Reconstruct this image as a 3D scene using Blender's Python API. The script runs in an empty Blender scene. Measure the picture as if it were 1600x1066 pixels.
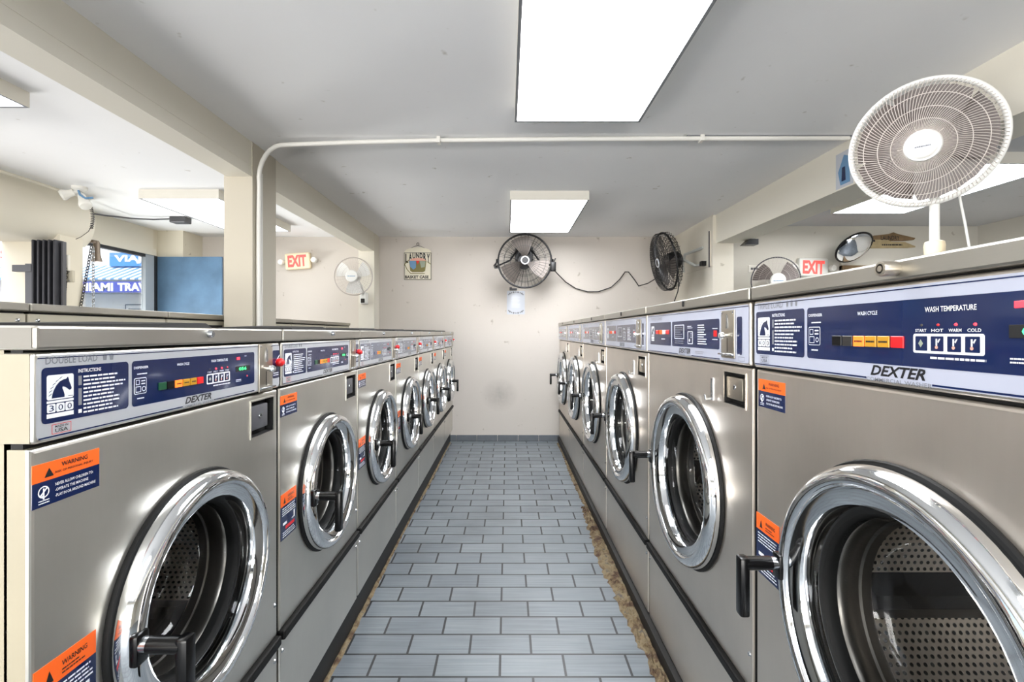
import bpy, bmesh, math, random
from mathutils import Vector, Matrix
random.seed(7)
PI = math.pi
SC = bpy.context.scene
COL = SC.collection

# ------------------------------------------------------------------ camera, world, sun, exposure
EYE = 1.242
cam = bpy.data.cameras.new('camera')
cam.sensor_width = 36.0
cam.lens = 750.0 / 1600.0 * 36.0
cam.shift_x = 7.0 / 1600.0
cam.shift_y = -13.0 / 1600.0
cam.clip_start = 0.02
cam_o = bpy.data.objects.new('camera', cam)
cam_o.location = (0, 0, EYE)
cam_o.rotation_euler = (PI / 2, 0, 0)
COL.objects.link(cam_o)
SC.camera = cam_o

world = bpy.data.worlds.new('world')
SC.world = world
world.use_nodes = True
wn = world.node_tree
sky = wn.nodes.new('ShaderNodeTexSky')
sky.sky_type = 'NISHITA'
sky.sun_disc = False
sky.sun_elevation = math.radians(48)
sky.sun_rotation = math.radians(200)
sky.dust_density = 3.0
wn.links.new(sky.outputs['Color'], wn.nodes['Background'].inputs['Color'])
wn.nodes['Background'].inputs['Strength'].default_value = 0.12

sun = bpy.data.lights.new('sun', 'SUN')
sun.energy = 2.3
sun.angle = math.radians(1)
sun_o = bpy.data.objects.new('sun', sun)
sun_o.rotation_euler = Vector((-0.25, 0.65, -0.75)).to_track_quat('-Z', 'Y').to_euler()
COL.objects.link(sun_o)

def daylight_fill(name, loc, direction, w, h, power, spread=130):
    """unseen area lamp added at an opening, standing in for daylight off the pavement"""
    l = bpy.data.lights.new(name, 'AREA')  # added fill lamp that lifts the ceiling, not a fixture of the shop
    l.shape = 'RECTANGLE'
    l.size = w
    l.size_y = h
    l.energy = power
    l.spread = math.radians(spread)
    l.color = (1.0, 0.985, 0.96)
    o = bpy.data.objects.new(name, l)
    o.location = loc
    o.rotation_euler = Vector(direction).to_track_quat('-Z', 'Z').to_euler()
    COL.objects.link(o)
daylight_fill('daylight_fill_left', (-3.95, -1.9, 1.05), (1, 0.1, 0.5), 5.8, 1.6, 105)
daylight_fill('daylight_fill_bay', (-3.97, 2.45, 0.5), (1, 0, 0.45), 2.3, 0.8, 9)
daylight_fill('daylight_fill_front', (-0.9, -5.65, 0.62), (0, 1, 0.36), 5.2, 0.8, 60, 110)
daylight_fill('daylight_fill_window', (-3.90, 4.5, 0.95), (1, -0.1, 0.6), 1.05, 0.42, 11)
LAMP = 7.6            # strength of the ceiling light diffusers
SC.view_settings.view_transform = 'Standard'
SC.view_settings.look = 'None'
SC.view_settings.exposure = 1.66
SC.view_settings.gamma = 1.0
SC.view_settings.use_curve_mapping = False
SC.cycles.max_bounces = 10
SC.cycles.diffuse_bounces = 5
SC.cycles.glossy_bounces = 5
SC.cycles.transparent_max_bounces = 12
SC.cycles.caustics_reflective = False
SC.cycles.caustics_refractive = False
SC.cycles.sample_clamp_indirect = 6.0

# ------------------------------------------------------------------ materials
def lin(c):
    return tuple((v / 12.92 if v <= 0.04045 else ((v + 0.055) / 1.055) ** 2.4) for v in [x / 255.0 for x in c]) + (1.0,)

def base_mat(name):
    m = bpy.data.materials.new(name)
    m.use_nodes = True
    return m, m.node_tree, m.node_tree.nodes['Principled BSDF']

def N(nt, kind, **kw):
    n = nt.nodes.new(kind)
    for k, v in kw.items():
        setattr(n, k, v)
    return n

def flat(name, rgb, rough=0.5, metal=0.0, spec=0.5, emit=0.0, var=0.0, vscale=8.0, coat=0.0):
    m, nt, b = base_mat(name)
    b.inputs['Base Color'].default_value = lin(rgb)
    b.inputs['Roughness'].default_value = rough
    b.inputs['Metallic'].default_value = metal
    b.inputs['Specular IOR Level'].default_value = spec
    b.inputs['Coat Weight'].default_value = coat
    b.inputs['Coat Roughness'].default_value = 0.05
    if emit:
        b.inputs['Emission Color'].default_value = lin(rgb)
        b.inputs['Emission Strength'].default_value = emit
    if var:
        tc = N(nt, 'ShaderNodeTexCoord')
        no = N(nt, 'ShaderNodeTexNoise')
        no.inputs['Scale'].default_value = vscale
        no.inputs['Detail'].default_value = 6
        nt.links.new(tc.outputs['Object'], no.inputs['Vector'])
        r = N(nt, 'ShaderNodeValToRGB')
        c = lin(rgb)
        r.color_ramp.elements[0].position = 0.3
        r.color_ramp.elements[1].position = 0.7
        r.color_ramp.elements[0].color = tuple(v * (1 - var) for v in c[:3]) + (1,)
        r.color_ramp.elements[1].color = tuple(min(1, v * (1 + var * 0.5)) for v in c[:3]) + (1,)
        nt.links.new(no.outputs['Fac'], r.inputs['Fac'])
        nt.links.new(r.outputs['Color'], b.inputs['Base Color'])
    return m

def plaster(name, rgb, var=0.05, scale=1.6, bump=0.06, rough=0.75, specks=True):
    m, nt, b = base_mat(name)
    tc = N(nt, 'ShaderNodeTexCoord')
    no = N(nt, 'ShaderNodeTexNoise')
    no.inputs['Scale'].default_value = scale
    no.inputs['Detail'].default_value = 8
    no.inputs['Roughness'].default_value = 0.6
    nt.links.new(tc.outputs['Object'], no.inputs['Vector'])
    r = N(nt, 'ShaderNodeValToRGB')
    c = lin(rgb)
    r.color_ramp.elements[0].position = 0.25
    r.color_ramp.elements[1].position = 0.7
    r.color_ramp.elements[0].color = tuple(v * (1 - var) for v in c[:3]) + (1,)
    r.color_ramp.elements[1].color = c
    nt.links.new(no.outputs['Fac'], r.inputs['Fac'])
    out = r.outputs['Color']
    if specks:
        n2 = N(nt, 'ShaderNodeTexNoise')
        n2.inputs['Scale'].default_value = 13
        n2.inputs['Detail'].default_value = 2
        nt.links.new(tc.outputs['Object'], n2.inputs['Vector'])
        r2 = N(nt, 'ShaderNodeValToRGB')
        r2.color_ramp.elements[0].position = 0.22
        r2.color_ramp.elements[1].position = 0.28
        r2.color_ramp.elements[0].color = (0.72, 0.70, 0.66, 1)
        r2.color_ramp.elements[1].color = (1, 1, 1, 1)
        nt.links.new(n2.outputs['Fac'], r2.inputs['Fac'])
        mx = N(nt, 'ShaderNodeMix', data_type='RGBA', blend_type='MULTIPLY')
        mx.inputs['Factor'].default_value = 1
        nt.links.new(out, mx.inputs['A'])
        nt.links.new(r2.outputs['Color'], mx.inputs['B'])
        out = mx.outputs['Result']
    nt.links.new(out, b.inputs['Base Color'])
    b.inputs['Roughness'].default_value = rough
    b.inputs['Specular IOR Level'].default_value = 0.3
    n3 = N(nt, 'ShaderNodeTexNoise')
    n3.inputs['Scale'].default_value = 60
    n3.inputs['Detail'].default_value = 4
    nt.links.new(tc.outputs['Object'], n3.inputs['Vector'])
    bp = N(nt, 'ShaderNodeBump')
    bp.inputs['Strength'].default_value = bump
    bp.inputs['Distance'].default_value = 0.01
    nt.links.new(n3.outputs['Fac'], bp.inputs['Height'])
    nt.links.new(bp.outputs['Normal'], b.inputs['Normal'])
    return m

def steel(name, rgb, rough=0.3, var=0.10, grain=(25.0, 25.0, 2.0), bump=0.0015):
    m, nt, b = base_mat(name)
    tc = N(nt, 'ShaderNodeTexCoord')
    mp = N(nt, 'ShaderNodeMapping')
    mp.inputs['Scale'].default_value = grain
    nt.links.new(tc.outputs['Object'], mp.inputs['Vector'])
    g = N(nt, 'ShaderNodeTexNoise')
    g.inputs['Scale'].default_value = 4
    g.inputs['Detail'].default_value = 4
    nt.links.new(mp.outputs['Vector'], g.inputs['Vector'])
    cl = N(nt, 'ShaderNodeTexNoise')
    cl.inputs['Scale'].default_value = 3.5
    cl.inputs['Detail'].default_value = 6
    nt.links.new(tc.outputs['Object'], cl.inputs['Vector'])
    r = N(nt, 'ShaderNodeValToRGB')
    c = lin(rgb)
    r.color_ramp.elements[0].position = 0.3
    r.color_ramp.elements[1].position = 0.7
    r.color_ramp.elements[0].color = tuple(v * (1 - var) for v in c[:3]) + (1,)
    r.color_ramp.elements[1].color = tuple(min(1, v * (1 + var * 0.5)) for v in c[:3]) + (1,)
    ad = N(nt, 'ShaderNodeMix', data_type='FLOAT')
    ad.inputs['Factor'].default_value = 0.88
    nt.links.new(g.outputs['Fac'], ad.inputs['A'])
    nt.links.new(cl.outputs['Fac'], ad.inputs['B'])
    nt.links.new(ad.outputs['Result'], r.inputs['Fac'])
    nt.links.new(r.outputs['Color'], b.inputs['Base Color'])
    b.inputs['Metallic'].default_value = 0.93
    mr = N(nt, 'ShaderNodeMapRange')
    mr.inputs['From Min'].default_value = 0.3
    mr.inputs['From Max'].default_value = 0.7
    mr.inputs['To Min'].default_value = rough - 0.02
    mr.inputs['To Max'].default_value = rough + 0.04
    nt.links.new(ad.outputs['Result'], mr.inputs['Value'])
    nt.links.new(mr.outputs['Result'], b.inputs['Roughness'])
    return m

def M_(nt, op, a, b=None, c=None):
    n = N(nt, 'ShaderNodeMath', operation=op)
    for i, v in enumerate((a, b, c)):
        if v is None:
            continue
        if isinstance(v, (int, float)):
            n.inputs[i].default_value = v
        else:
            nt.links.new(v, n.inputs[i])
    return n.outputs[0]

def perforated(name, rgb, cyl, cx, cz, pitch=0.0135, hole=0.27):
    m, nt, b = base_mat(name)
    tc = N(nt, 'ShaderNodeTexCoord')
    sx = N(nt, 'ShaderNodeSeparateXYZ')
    nt.links.new(tc.outputs['Object'], sx.inputs[0])
    X, Y, Z = sx.outputs
    if cyl:
        ang = M_(nt, 'ARCTAN2', M_(nt, 'SUBTRACT', Z, cz), M_(nt, 'SUBTRACT', X, cx))
        u = M_(nt, 'MULTIPLY', Y, 1 / pitch)
        v = M_(nt, 'MULTIPLY', ang, 128 / (2 * PI))
    else:
        u = M_(nt, 'MULTIPLY', X, 1 / pitch)
        v = M_(nt, 'MULTIPLY', Z, 1 / pitch)
    row = M_(nt, 'FLOOR', v)
    u = M_(nt, 'ADD', u, M_(nt, 'MULTIPLY', M_(nt, 'MODULO', row, 2.0), 0.5))
    fu = M_(nt, 'SUBTRACT', M_(nt, 'FRACT', u), 0.5)
    fv = M_(nt, 'SUBTRACT', M_(nt, 'FRACT', v), 0.5)
    d = M_(nt, 'SQRT', M_(nt, 'ADD', M_(nt, 'MULTIPLY', fu, fu), M_(nt, 'MULTIPLY', fv, fv)))
    mr = N(nt, 'ShaderNodeMapRange')
    mr.inputs['From Min'].default_value = hole - 0.04
    mr.inputs['From Max'].default_value = hole + 0.06
    nt.links.new(d, mr.inputs['Value'])
    mx = N(nt, 'ShaderNodeMix', data_type='RGBA')
    mx.inputs['A'].default_value = (0.012, 0.011, 0.010, 1)
    mx.inputs['B'].default_value = lin(rgb)
    nt.links.new(mr.outputs['Result'], mx.inputs['Factor'])
    nt.links.new(mx.outputs['Result'], b.inputs['Base Color'])
    nt.links.new(M_(nt, 'MULTIPLY', mr.outputs['Result'], 0.6), b.inputs['Metallic'])
    b.inputs['Roughness'].default_value = 0.42
    bp = N(nt, 'ShaderNodeBump')
    bp.inputs['Strength'].default_value = 0.6
    bp.inputs['Distance'].default_value = 0.004
    nt.links.new(mr.outputs['Result'], bp.inputs['Height'])
    nt.links.new(bp.outputs['Normal'], b.inputs['Normal'])
    return m

def glass(name, tint=(0.93, 0.95, 0.95), refl=1.0, rough=0.02):
    m = bpy.data.materials.new(name)
    m.use_nodes = True
    nt = m.node_tree
    for n in list(nt.nodes):
        nt.nodes.remove(n)
    out = N(nt, 'ShaderNodeOutputMaterial')
    t = N(nt, 'ShaderNodeBsdfTransparent')
    t.inputs['Color'].default_value = tint + (1,)
    g = N(nt, 'ShaderNodeBsdfGlossy')
    g.inputs['Roughness'].default_value = rough
    f = N(nt, 'ShaderNodeFresnel')
    f.inputs['IOR'].default_value = 1.45
    mul = M_(nt, 'MULTIPLY', f.outputs[0], refl)
    mx = N(nt, 'ShaderNodeMixShader')
    nt.links.new(mul, mx.inputs[0])
    nt.links.new(t.outputs[0], mx.inputs[1])
    nt.links.new(g.outputs[0], mx.inputs[2])
    nt.links.new(mx.outputs[0], out.inputs['Surface'])
    return m

def tile_floor():
    m, nt, b = base_mat('slate grey floor tile')
    tc = N(nt, 'ShaderNodeTexCoord')
    mp = N(nt, 'ShaderNodeMapping')
    mp.inputs['Location'].default_value = (0.148 + 0.24 * 40, -1.731 + 0.122 * 80, 0)
    nt.links.new(tc.outputs['Object'], mp.inputs['Vector'])
    br = N(nt, 'ShaderNodeTexBrick')
    br.offset = 0.5
    br.offset_frequency = 2
    br.inputs['Scale'].default_value = 1.0
    br.inputs['Brick Width'].default_value = 0.24
    br.inputs['Row Height'].default_value = 0.122
    br.inputs['Mortar Size'].default_value = 0.0048
    br.inputs['Mortar Smooth'].default_value = 0.1
    br.inputs['Bias'].default_value = 0.0
    br.inputs['Color1'].default_value = lin((114, 121, 127))
    br.inputs['Color2'].default_value = lin((126, 133, 138))
    br.inputs['Mortar'].default_value = lin((44, 46, 48))
    nt.links.new(mp.outputs['Vector'], br.inputs['Vector'])
    m2 = N(nt, 'ShaderNodeMapping')
    m2.inputs['Scale'].default_value = (3.0, 160.0, 1.0)
    nt.links.new(tc.outputs['Object'], m2.inputs['Vector'])
    no = N(nt, 'ShaderNodeTexNoise')
    no.inputs['Scale'].default_value = 1.0
    no.inputs['Detail'].default_value = 5
    nt.links.new(m2.outputs['Vector'], no.inputs['Vector'])
    r = N(nt, 'ShaderNodeValToRGB')
    r.color_ramp.elements[0].position = 0.3
    r.color_ramp.elements[1].position = 0.62
    r.color_ramp.elements[0].color = (0.74, 0.76, 0.78, 1)
    r.color_ramp.elements[1].color = (1.06, 1.05, 1.04, 1)
    nt.links.new(no.outputs['Fac'], r.inputs['Fac'])
    mx = N(nt, 'ShaderNodeMix', data_type='RGBA', blend_type='MULTIPLY')
    mx.inputs['Factor'].default_value = 1
    nt.links.new(br.outputs['Color'], mx.inputs['A'])
    nt.links.new(r.outputs['Color'], mx.inputs['B'])
    n4 = N(nt, 'ShaderNodeTexNoise')
    n4.inputs['Scale'].default_value = 2.6
    n4.inputs['Detail'].default_value = 6
    nt.links.new(tc.outputs['Object'], n4.inputs['Vector'])
    r4 = N(nt, 'ShaderNodeValToRGB')
    r4.color_ramp.elements[0].position = 0.3
    r4.color_ramp.elements[1].position = 0.55
    r4.color_ramp.elements[0].color = (0.80, 0.80, 0.80, 1)
    r4.color_ramp.elements[1].color = (1, 1, 1, 1)
    nt.links.new(n4.outputs['Fac'], r4.inputs['Fac'])
    m3 = N(nt, 'ShaderNodeMix', data_type='RGBA', blend_type='MULTIPLY')
    m3.inputs['Factor'].default_value = 1
    nt.links.new(mx.outputs['Result'], m3.inputs['A'])
    nt.links.new(r4.outputs['Color'], m3.inputs['B'])
    nt.links.new(m3.outputs['Result'], b.inputs['Base Color'])
    b.inputs['Roughness'].default_value = 0.42
    bp = N(nt, 'ShaderNodeBump')
    bp.inputs['Strength'].default_value = 0.5
    bp.inputs['Distance'].default_value = 0.003
    inv = M_(nt, 'SUBTRACT', 1.0, br.outputs['Fac'])
    hh = M_(nt, 'ADD', inv, M_(nt, 'MULTIPLY', no.outputs['Fac'], 0.25))
    nt.links.new(hh, bp.inputs['Height'])
    nt.links.new(bp.outputs['Normal'], b.inputs['Normal'])
    return m

def rubble_mat():
    m, nt, b = base_mat('broken subfloor')
    tc = N(nt, 'ShaderNodeTexCoord')
    no = N(nt, 'ShaderNodeTexNoise')
    no.inputs['Scale'].default_value = 14
    no.inputs['Detail'].default_value = 9
    no.inputs['Roughness'].default_value = 0.7
    nt.links.new(tc.outputs['Object'], no.inputs['Vector'])
    r = N(nt, 'ShaderNodeValToRGB')
    e = r.color_ramp.elements
    e[0].position = 0.26
    e[0].color = lin((38, 28, 22))
    e[1].position = 0.75
    e[1].color = lin((108, 101, 94))
    for p, c in ((0.40, (74, 54, 40)), (0.48, (108, 92, 68)), (0.56, (128, 114, 88)), (0.64, (88, 82, 76))):
        x = e.new(p)
        x.color = lin(c)
    nt.links.new(no.outputs['Fac'], r.inputs['Fac'])
    nt.links.new(r.outputs['Color'], b.inputs['Base Color'])
    b.inputs['Roughness'].default_value = 0.9
    return m

def stained_wall():
    """back wall plaster with its grey smudge low down in the middle"""
    m = plaster('back wall plaster', (206, 199, 191), var=0.05, scale=1.2)
    nt = m.node_tree
    b = nt.nodes['Principled BSDF']
    src = b.inputs['Base Color'].links[0].from_socket
    tc = N(nt, 'ShaderNodeTexCoord')
    sx = N(nt, 'ShaderNodeSeparateXYZ')
    nt.links.new(tc.outputs['Object'], sx.inputs[0])
    dx = M_(nt, 'DIVIDE', M_(nt, 'SUBTRACT', sx.outputs[0], -0.09), 0.22)
    dz = M_(nt, 'DIVIDE', M_(nt, 'SUBTRACT', sx.outputs[2], 0.53), 0.20)
    d = M_(nt, 'SQRT', M_(nt, 'ADD', M_(nt, 'MULTIPLY', dx, dx), M_(nt, 'MULTIPLY', dz, dz)))
    no = N(nt, 'ShaderNodeTexNoise')
    no.inputs['Scale'].default_value = 16
    no.inputs['Detail'].default_value = 8
    no.inputs['Roughness'].default_value = 0.7
    nt.links.new(tc.outputs['Object'], no.inputs['Vector'])
    mr = N(nt, 'ShaderNodeMapRange')
    mr.inputs['From Min'].default_value = 1.0
    mr.inputs['From Max'].default_value = 0.1
    nt.links.new(d, mr.inputs['Value'])
    k = M_(nt, 'MULTIPLY', mr.outputs['Result'], M_(nt, 'MULTIPLY', no.outputs['Fac'], 0.75))
    mx = N(nt, 'ShaderNodeMix', data_type='RGBA')
    nt.links.new(k, mx.inputs['Factor'])
    nt.links.new(src, mx.inputs['A'])
    mx.inputs['B'].default_value = lin((120, 116, 112))
    nt.links.new(mx.outputs['Result'], b.inputs['Base Color'])
    return m

MAT = dict(
    steel_l=steel('brushed stainless left', (212, 209, 201), 0.33),
    steel_r=steel('brushed stainless right', (220, 211, 200), 0.33),
    steel_lid=steel('stainless lid', (178, 174, 165), 0.35, grain=(4, 90, 90)),
    chrome=flat('chrome', (224, 226, 228), 0.07, 1.0),
    satin=flat('satin chrome', (186, 190, 194), 0.22, 1.0),
    plate=steel('coin plate steel', (178, 170, 156), 0.32, grain=(60, 60, 6)),
    black=flat('black plastic', (7, 7, 8), 0.25, spec=0.3),
    rubber=flat('black rubber', (12, 12, 12), 0.6, spec=0.25),
    gap=flat('dark gap', (14, 13, 13), 0.8),
    endcap=flat('grey lid end', (112, 108, 100), 0.5),
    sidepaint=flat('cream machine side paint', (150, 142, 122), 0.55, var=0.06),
    paint=flat('cream machine paint', (190, 183, 164), 0.5, var=0.06),
    silver=flat('silver panel film', (186, 188, 192), 0.28, 0.25, var=0.03),
    pale=flat('pale lilac panel film', (182, 186, 203), 0.24, 0.1, var=0.03),
    navy=flat('navy panel film', (14, 30, 72), 0.12, coat=0.3),
    slate=flat('faded slate panel film', (70, 80, 104), 0.2, coat=0.3),  # navy film greyed, distant reflection put into the colour
    white=flat('white print', (232, 234, 238), 0.4),
    greyprint=flat('grey print', (120, 122, 128), 0.4),
    blackprint=flat('black print', (22, 22, 26), 0.4),
    red=flat('red plastic', (222, 30, 34), 0.3),
    redled=flat('lit red indicator', (255, 40, 50), 0.3, emit=1.6),
    orange=flat('orange print', (250, 104, 30), 0.45),
    orangelit=flat('lit orange key', (255, 120, 40), 0.35, emit=0.35),
    amber=flat('amber key', (196, 142, 34), 0.35),
    green=flat('dark green key', (18, 74, 46), 0.3),
    led=flat('green digits', (60, 220, 120), 0.3, emit=1.0),
    drumgray=steel('drum steel', (190, 182, 172), 0.38),
    collar=steel('tub collar steel', (118, 114, 110), 0.3),
    lifter=flat('dark lifter', (40, 38, 37), 0.35),
    doorglass=glass('door glass', refl=0.8),
    paneglass=glass('window glass', refl=0.5),
    ceil=plaster('ceiling paint', (244, 244, 245), var=0.04, scale=0.9, bump=0.03),
    wall=stained_wall(),
    cream=plaster('cream wall paint', (222, 215, 198), var=0.04, scale=1.4),
    beam=plaster('cream beam paint', (228, 223, 210), var=0.03, scale=1.4, bump=0.03, specks=False),
    column=plaster('cream column paint', (196, 189, 174), var=0.03, scale=1.4, bump=0.03, specks=False),
    stubwall=plaster('side wall paint', (226, 220, 206), var=0.05, scale=1.6),
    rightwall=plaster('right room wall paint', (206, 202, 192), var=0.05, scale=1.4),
    ceil_shaded=plaster('shaded ceiling paint', (204, 204, 206), var=0.04),  # darker copy of the ceiling paint, shade put into the colour
    floor=tile_floor(),
    basetile=flat('dark slate baseboard tile', (92, 98, 104), 0.45, var=0.12, vscale=12),
    plinth=flat('black plinth', (20, 19, 19), 0.6, var=0.3),
    rubble=rubble_mat(),
    fixrim=flat('grey lens frame', (120, 122, 126), 0.5),
    fixture=flat('white fixture enamel', (222, 218, 208), 0.4),
    dimdiffuser=flat('lit acrylic diffuser turned down', (250, 252, 255), 0.4, emit=LAMP * 0.28),  # emission lowered to keep the left bay from burning out
    diffuser=flat('lit acrylic diffuser', (250, 252, 255), 0.4, emit=LAMP),
    conduit=flat('painted conduit', (226, 224, 218), 0.45),
    conduitc=flat('cream painted conduit', (218, 212, 198), 0.45),
    fanwhite=flat('white fan plastic', (232, 232, 228), 0.35),
    fanwire=flat('fan wire', (196, 188, 182), 0.4, 0.2),
    fanblade=flat('grey fan blade', (104, 95, 92), 0.35),
    fanblack=flat('black fan metal', (22, 22, 24), 0.4, 0.3),
    fanbladeb=flat('dark fan blade', (92, 85, 80), 0.4, 0.4),
    fansteel=flat('bracket aluminium', (196, 198, 194), 0.35, 0.2),
    badge=flat('badge silver', (206, 210, 218), 0.3, 0.3),
    exitbody=flat('cream sign body', (236, 220, 188), 0.4),
    exitgrey=flat('pale grey sign body', (214, 214, 208), 0.4),
    exitred=flat('lit red sign letters', (246, 84, 78), 0.4, emit=0.25),
    bluepaint=flat('worn blue paint', (88, 120, 150), 0.55, var=0.25, vscale=5),
    alu=flat('aluminium frame', (172, 180, 188), 0.5, 0.0),
    darkalu=flat('dark frame', (52, 54, 58), 0.45, 0.2),
    gate=flat('charcoal gate steel', (52, 52, 58), 0.5, 0.2),
    gatepost=flat('grey gate post', (84, 84, 88), 0.5, 0.2),
    stucco=plaster('white stucco', (236, 236, 234), var=0.05, scale=6, bump=0.3),
    asphalt=flat('pavement', (150, 148, 144), 0.9, var=0.1),
    signblue=flat('sign blue', (70, 132, 206), 0.5),
    signpurple=flat('sign indigo', (62, 64, 160), 0.5),
    awnblue=flat('awning blue', (84, 132, 178), 0.5),
    signwhite=flat('sign white', (246, 247, 250), 0.5),
    bulb=flat('white bulb glass', (238, 236, 230), 0.25),
    wood=flat('brown wood', (128, 104, 74), 0.6, var=0.25, vscale=18),
    woodpale=flat('pale wood', (176, 158, 120), 0.6, var=0.2, vscale=18),
    paper=flat('white paper', (194, 198, 206), 0.6),
    cardcream=flat('cream sign board', (222, 216, 196), 0.6, var=0.06),
    olive=flat('olive print', (120, 112, 62), 0.6),
    ltblue=flat('light blue print', (104, 146, 184), 0.6),
    pink=flat('pink print', (226, 168, 150), 0.6),
    sage=flat('sage print', (150, 158, 140), 0.6),
    mirror=flat('mirror', (235, 238, 245), 0.02, 1.0),
    brass=flat('aged brown metal', (112, 100, 88), 0.45, 0.6),
    cable=flat('dark cable', (44, 42, 42), 0.5),
)
PERF = {}

# ------------------------------------------------------------------ mesh building
_txt = {}
def text_geo(s, shear=0.0, bold=0.0):
    k = (s, shear, bold)
    if k not in _txt:
        cu = bpy.data.curves.new('t', 'FONT')
        cu.body = s
        cu.size = 1.0
        cu.shear = shear
        cu.offset = bold
        cu.resolution_u = 2
        o = bpy.data.objects.new('t', cu)
        COL.objects.link(o)
        dg = bpy.context.evaluated_depsgraph_get()
        dg.update()
        me = bpy.data.meshes.new_from_object(o.evaluated_get(dg))
        vs = [(v.co.x, v.co.y) for v in me.vertices]
        fs = [tuple(p.vertices) for p in me.polygons]
        bpy.data.objects.remove(o)
        bpy.data.curves.remove(cu)
        bpy.data.meshes.remove(me)
        x0 = min(v[0] for v in vs); x1 = max(v[0] for v in vs)
        y0 = min(v[1] for v in vs); y1 = max(v[1] for v in vs)
        _txt[k] = ([((x - x0) / (x1 - x0), (y - y0) / (y1 - y0)) for x, y in vs], fs, (x1 - x0) / (y1 - y0))
    return _txt[k]

class MB:
    def __init__(self):
        self.v = []; self.f = []; self.m = []; self.s = []; self.T = Matrix.Identity(4)
    def add(self, vs, fs, mat, smooth=False):
        n = len(self.v)
        T = self.T
        self.v += [tuple(T @ Vector(p)) for p in vs]
        for f in fs:
            self.f.append(tuple(i + n for i in f)); self.m.append(mat); self.s.append(smooth)
        return self
    def box(self, x0, x1, y0, y1, z0, z1, mat, skip=''):
        vs = [(x, y, z) for x in (x0, x1) for y in (y0, y1) for z in (z0, z1)]
        fs = {'l': (0, 1, 3, 2), 'r': (4, 6, 7, 5), 'f': (0, 4, 5, 1), 'b': (2, 3, 7, 6), 'd': (0, 2, 6, 4), 'u': (1, 5, 7, 3)}
        return self.add(vs, [f for k, f in fs.items() if k not in skip], mat)
    def rbox(self, x0, x1, y0, y1, z0, z1, mat, b=0.004, seg=2):
        bm = bmesh.new()
        bmesh.ops.create_cube(bm, size=1)
        for v in bm.verts:
            v.co = Vector(((x0 + x1) / 2 + v.co.x * (x1 - x0), (y0 + y1) / 2 + v.co.y * (y1 - y0), (z0 + z1) / 2 + v.co.z * (z1 - z0)))
        bmesh.ops.bevel(bm, geom=bm.edges[:], offset=b, segments=seg, affect='EDGES', profile=0.5)
        bm.verts.index_update()
        self.add([v.co[:] for v in bm.verts], [tuple(v.index for v in f.verts) for f in bm.faces], mat)
        bm.free()
        return self
    def lathe(self, prof, c, mat, n=48, axis='y', closed=False, mats=None):
        """prof: (radius, along); around c"""
        vs = []; fs = []
        for r, h in prof:
            for k in range(n):
                a = 2 * PI * k / n
                if axis == 'y':
                    vs.append((c[0] + r * math.cos(a), c[1] + h, c[2] + r * math.sin(a)))
                else:
                    vs.append((c[0] + r * math.cos(a), c[1] + r * math.sin(a), c[2] + h))
        P = len(prof)
        ms = []
        for i in range(P if closed else P - 1):
            j = (i + 1) % P
            for k in range(n):
                l = (k + 1) % n
                fs.append((i * n + k, i * n + l, j * n + l, j * n + k))
        self.add(vs, fs, mat, True)
        return self
    def tube(self, pts, r, mat, seg=8, closed=False, caps=True):
        pts = [Vector(p) for p in pts]
        n = len(pts)
        vs = []; fs = []
        t0 = (pts[1] - pts[0]).normalized()
        up = Vector((0, 0, 1)) if abs(t0.z) < 0.9 else Vector((1, 0, 0))
        nrm = t0.cross(up).normalized()
        for i, p in enumerate(pts):
            if closed:
                t = (pts[(i + 1) % n] - pts[i - 1]).normalized()
            else:
                t = (pts[min(i + 1, n - 1)] - pts[max(i - 1, 0)]).normalized()
            nrm = (nrm - t * nrm.dot(t)).normalized()
            bn = t.cross(nrm)
            rr = r[i] if isinstance(r, (list, tuple)) else r
            for k in range(seg):
                a = 2 * PI * k / seg
                vs.append(tuple(p + (nrm * math.cos(a) + bn * math.sin(a)) * rr))
        for i in range(n if closed else n - 1):
            j = (i + 1) % n
            for k in range(seg):
                l = (k + 1) % seg
                fs.append((i * seg + k, i * seg + l, j * seg + l, j * seg + k))
        if caps and not closed:
            fs.append(tuple(range(seg))[::-1])
            fs.append(tuple((n - 1) * seg + k for k in range(seg)))
        return self.add(vs, fs, mat, True)
    def disc(self, c, r, mat, axis='y', n=24, rz=None):
        vs = []
        for k in range(n):
            a = 2 * PI * k / n
            if axis == 'y':
                vs.append((c[0] + r * math.cos(a), c[1], c[2] + (rz or r) * math.sin(a)))
            else:
                vs.append((c[0] + r * math.cos(a), c[1] + (rz or r) * math.sin(a), c[2]))
        return self.add(vs, [tuple(range(n))], mat)
    def poly(self, pts, y, mat):
        """flat outline in the xz plane facing -y"""
        return self.add([(x, y, z) for x, z in pts], [tuple(range(len(pts)))], mat)
    def prism(self, pts, y0, y1, mat):
        n = len(pts)
        vs = [(x, y0, z) for x, z in pts] + [(x, y1, z) for x, z in pts]
        fs = [tuple(range(n)), tuple(range(n, 2 * n))[::-1]] + [(i, (i + 1) % n, n + (i + 1) % n, n + i) for i in range(n)]
        return self.add(vs, fs, mat)
    def rrect(self, x0, x1, z0, z1, y, mat, r=0.004, n=4):
        pts = []
        r = min(r, (x1 - x0) / 2.01, (z1 - z0) / 2.01)
        for cx, cz, a0 in ((x1 - r, z1 - r, 0), (x0 + r, z1 - r, PI / 2), (x0 + r, z0 + r, PI), (x1 - r, z0 + r, 1.5 * PI)):
            for k in range(n + 1):
                a = a0 + PI / 2 * k / n
                pts.append((cx + r * math.cos(a), cz + r * math.sin(a)))
        return self.poly(pts, y, mat)
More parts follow.
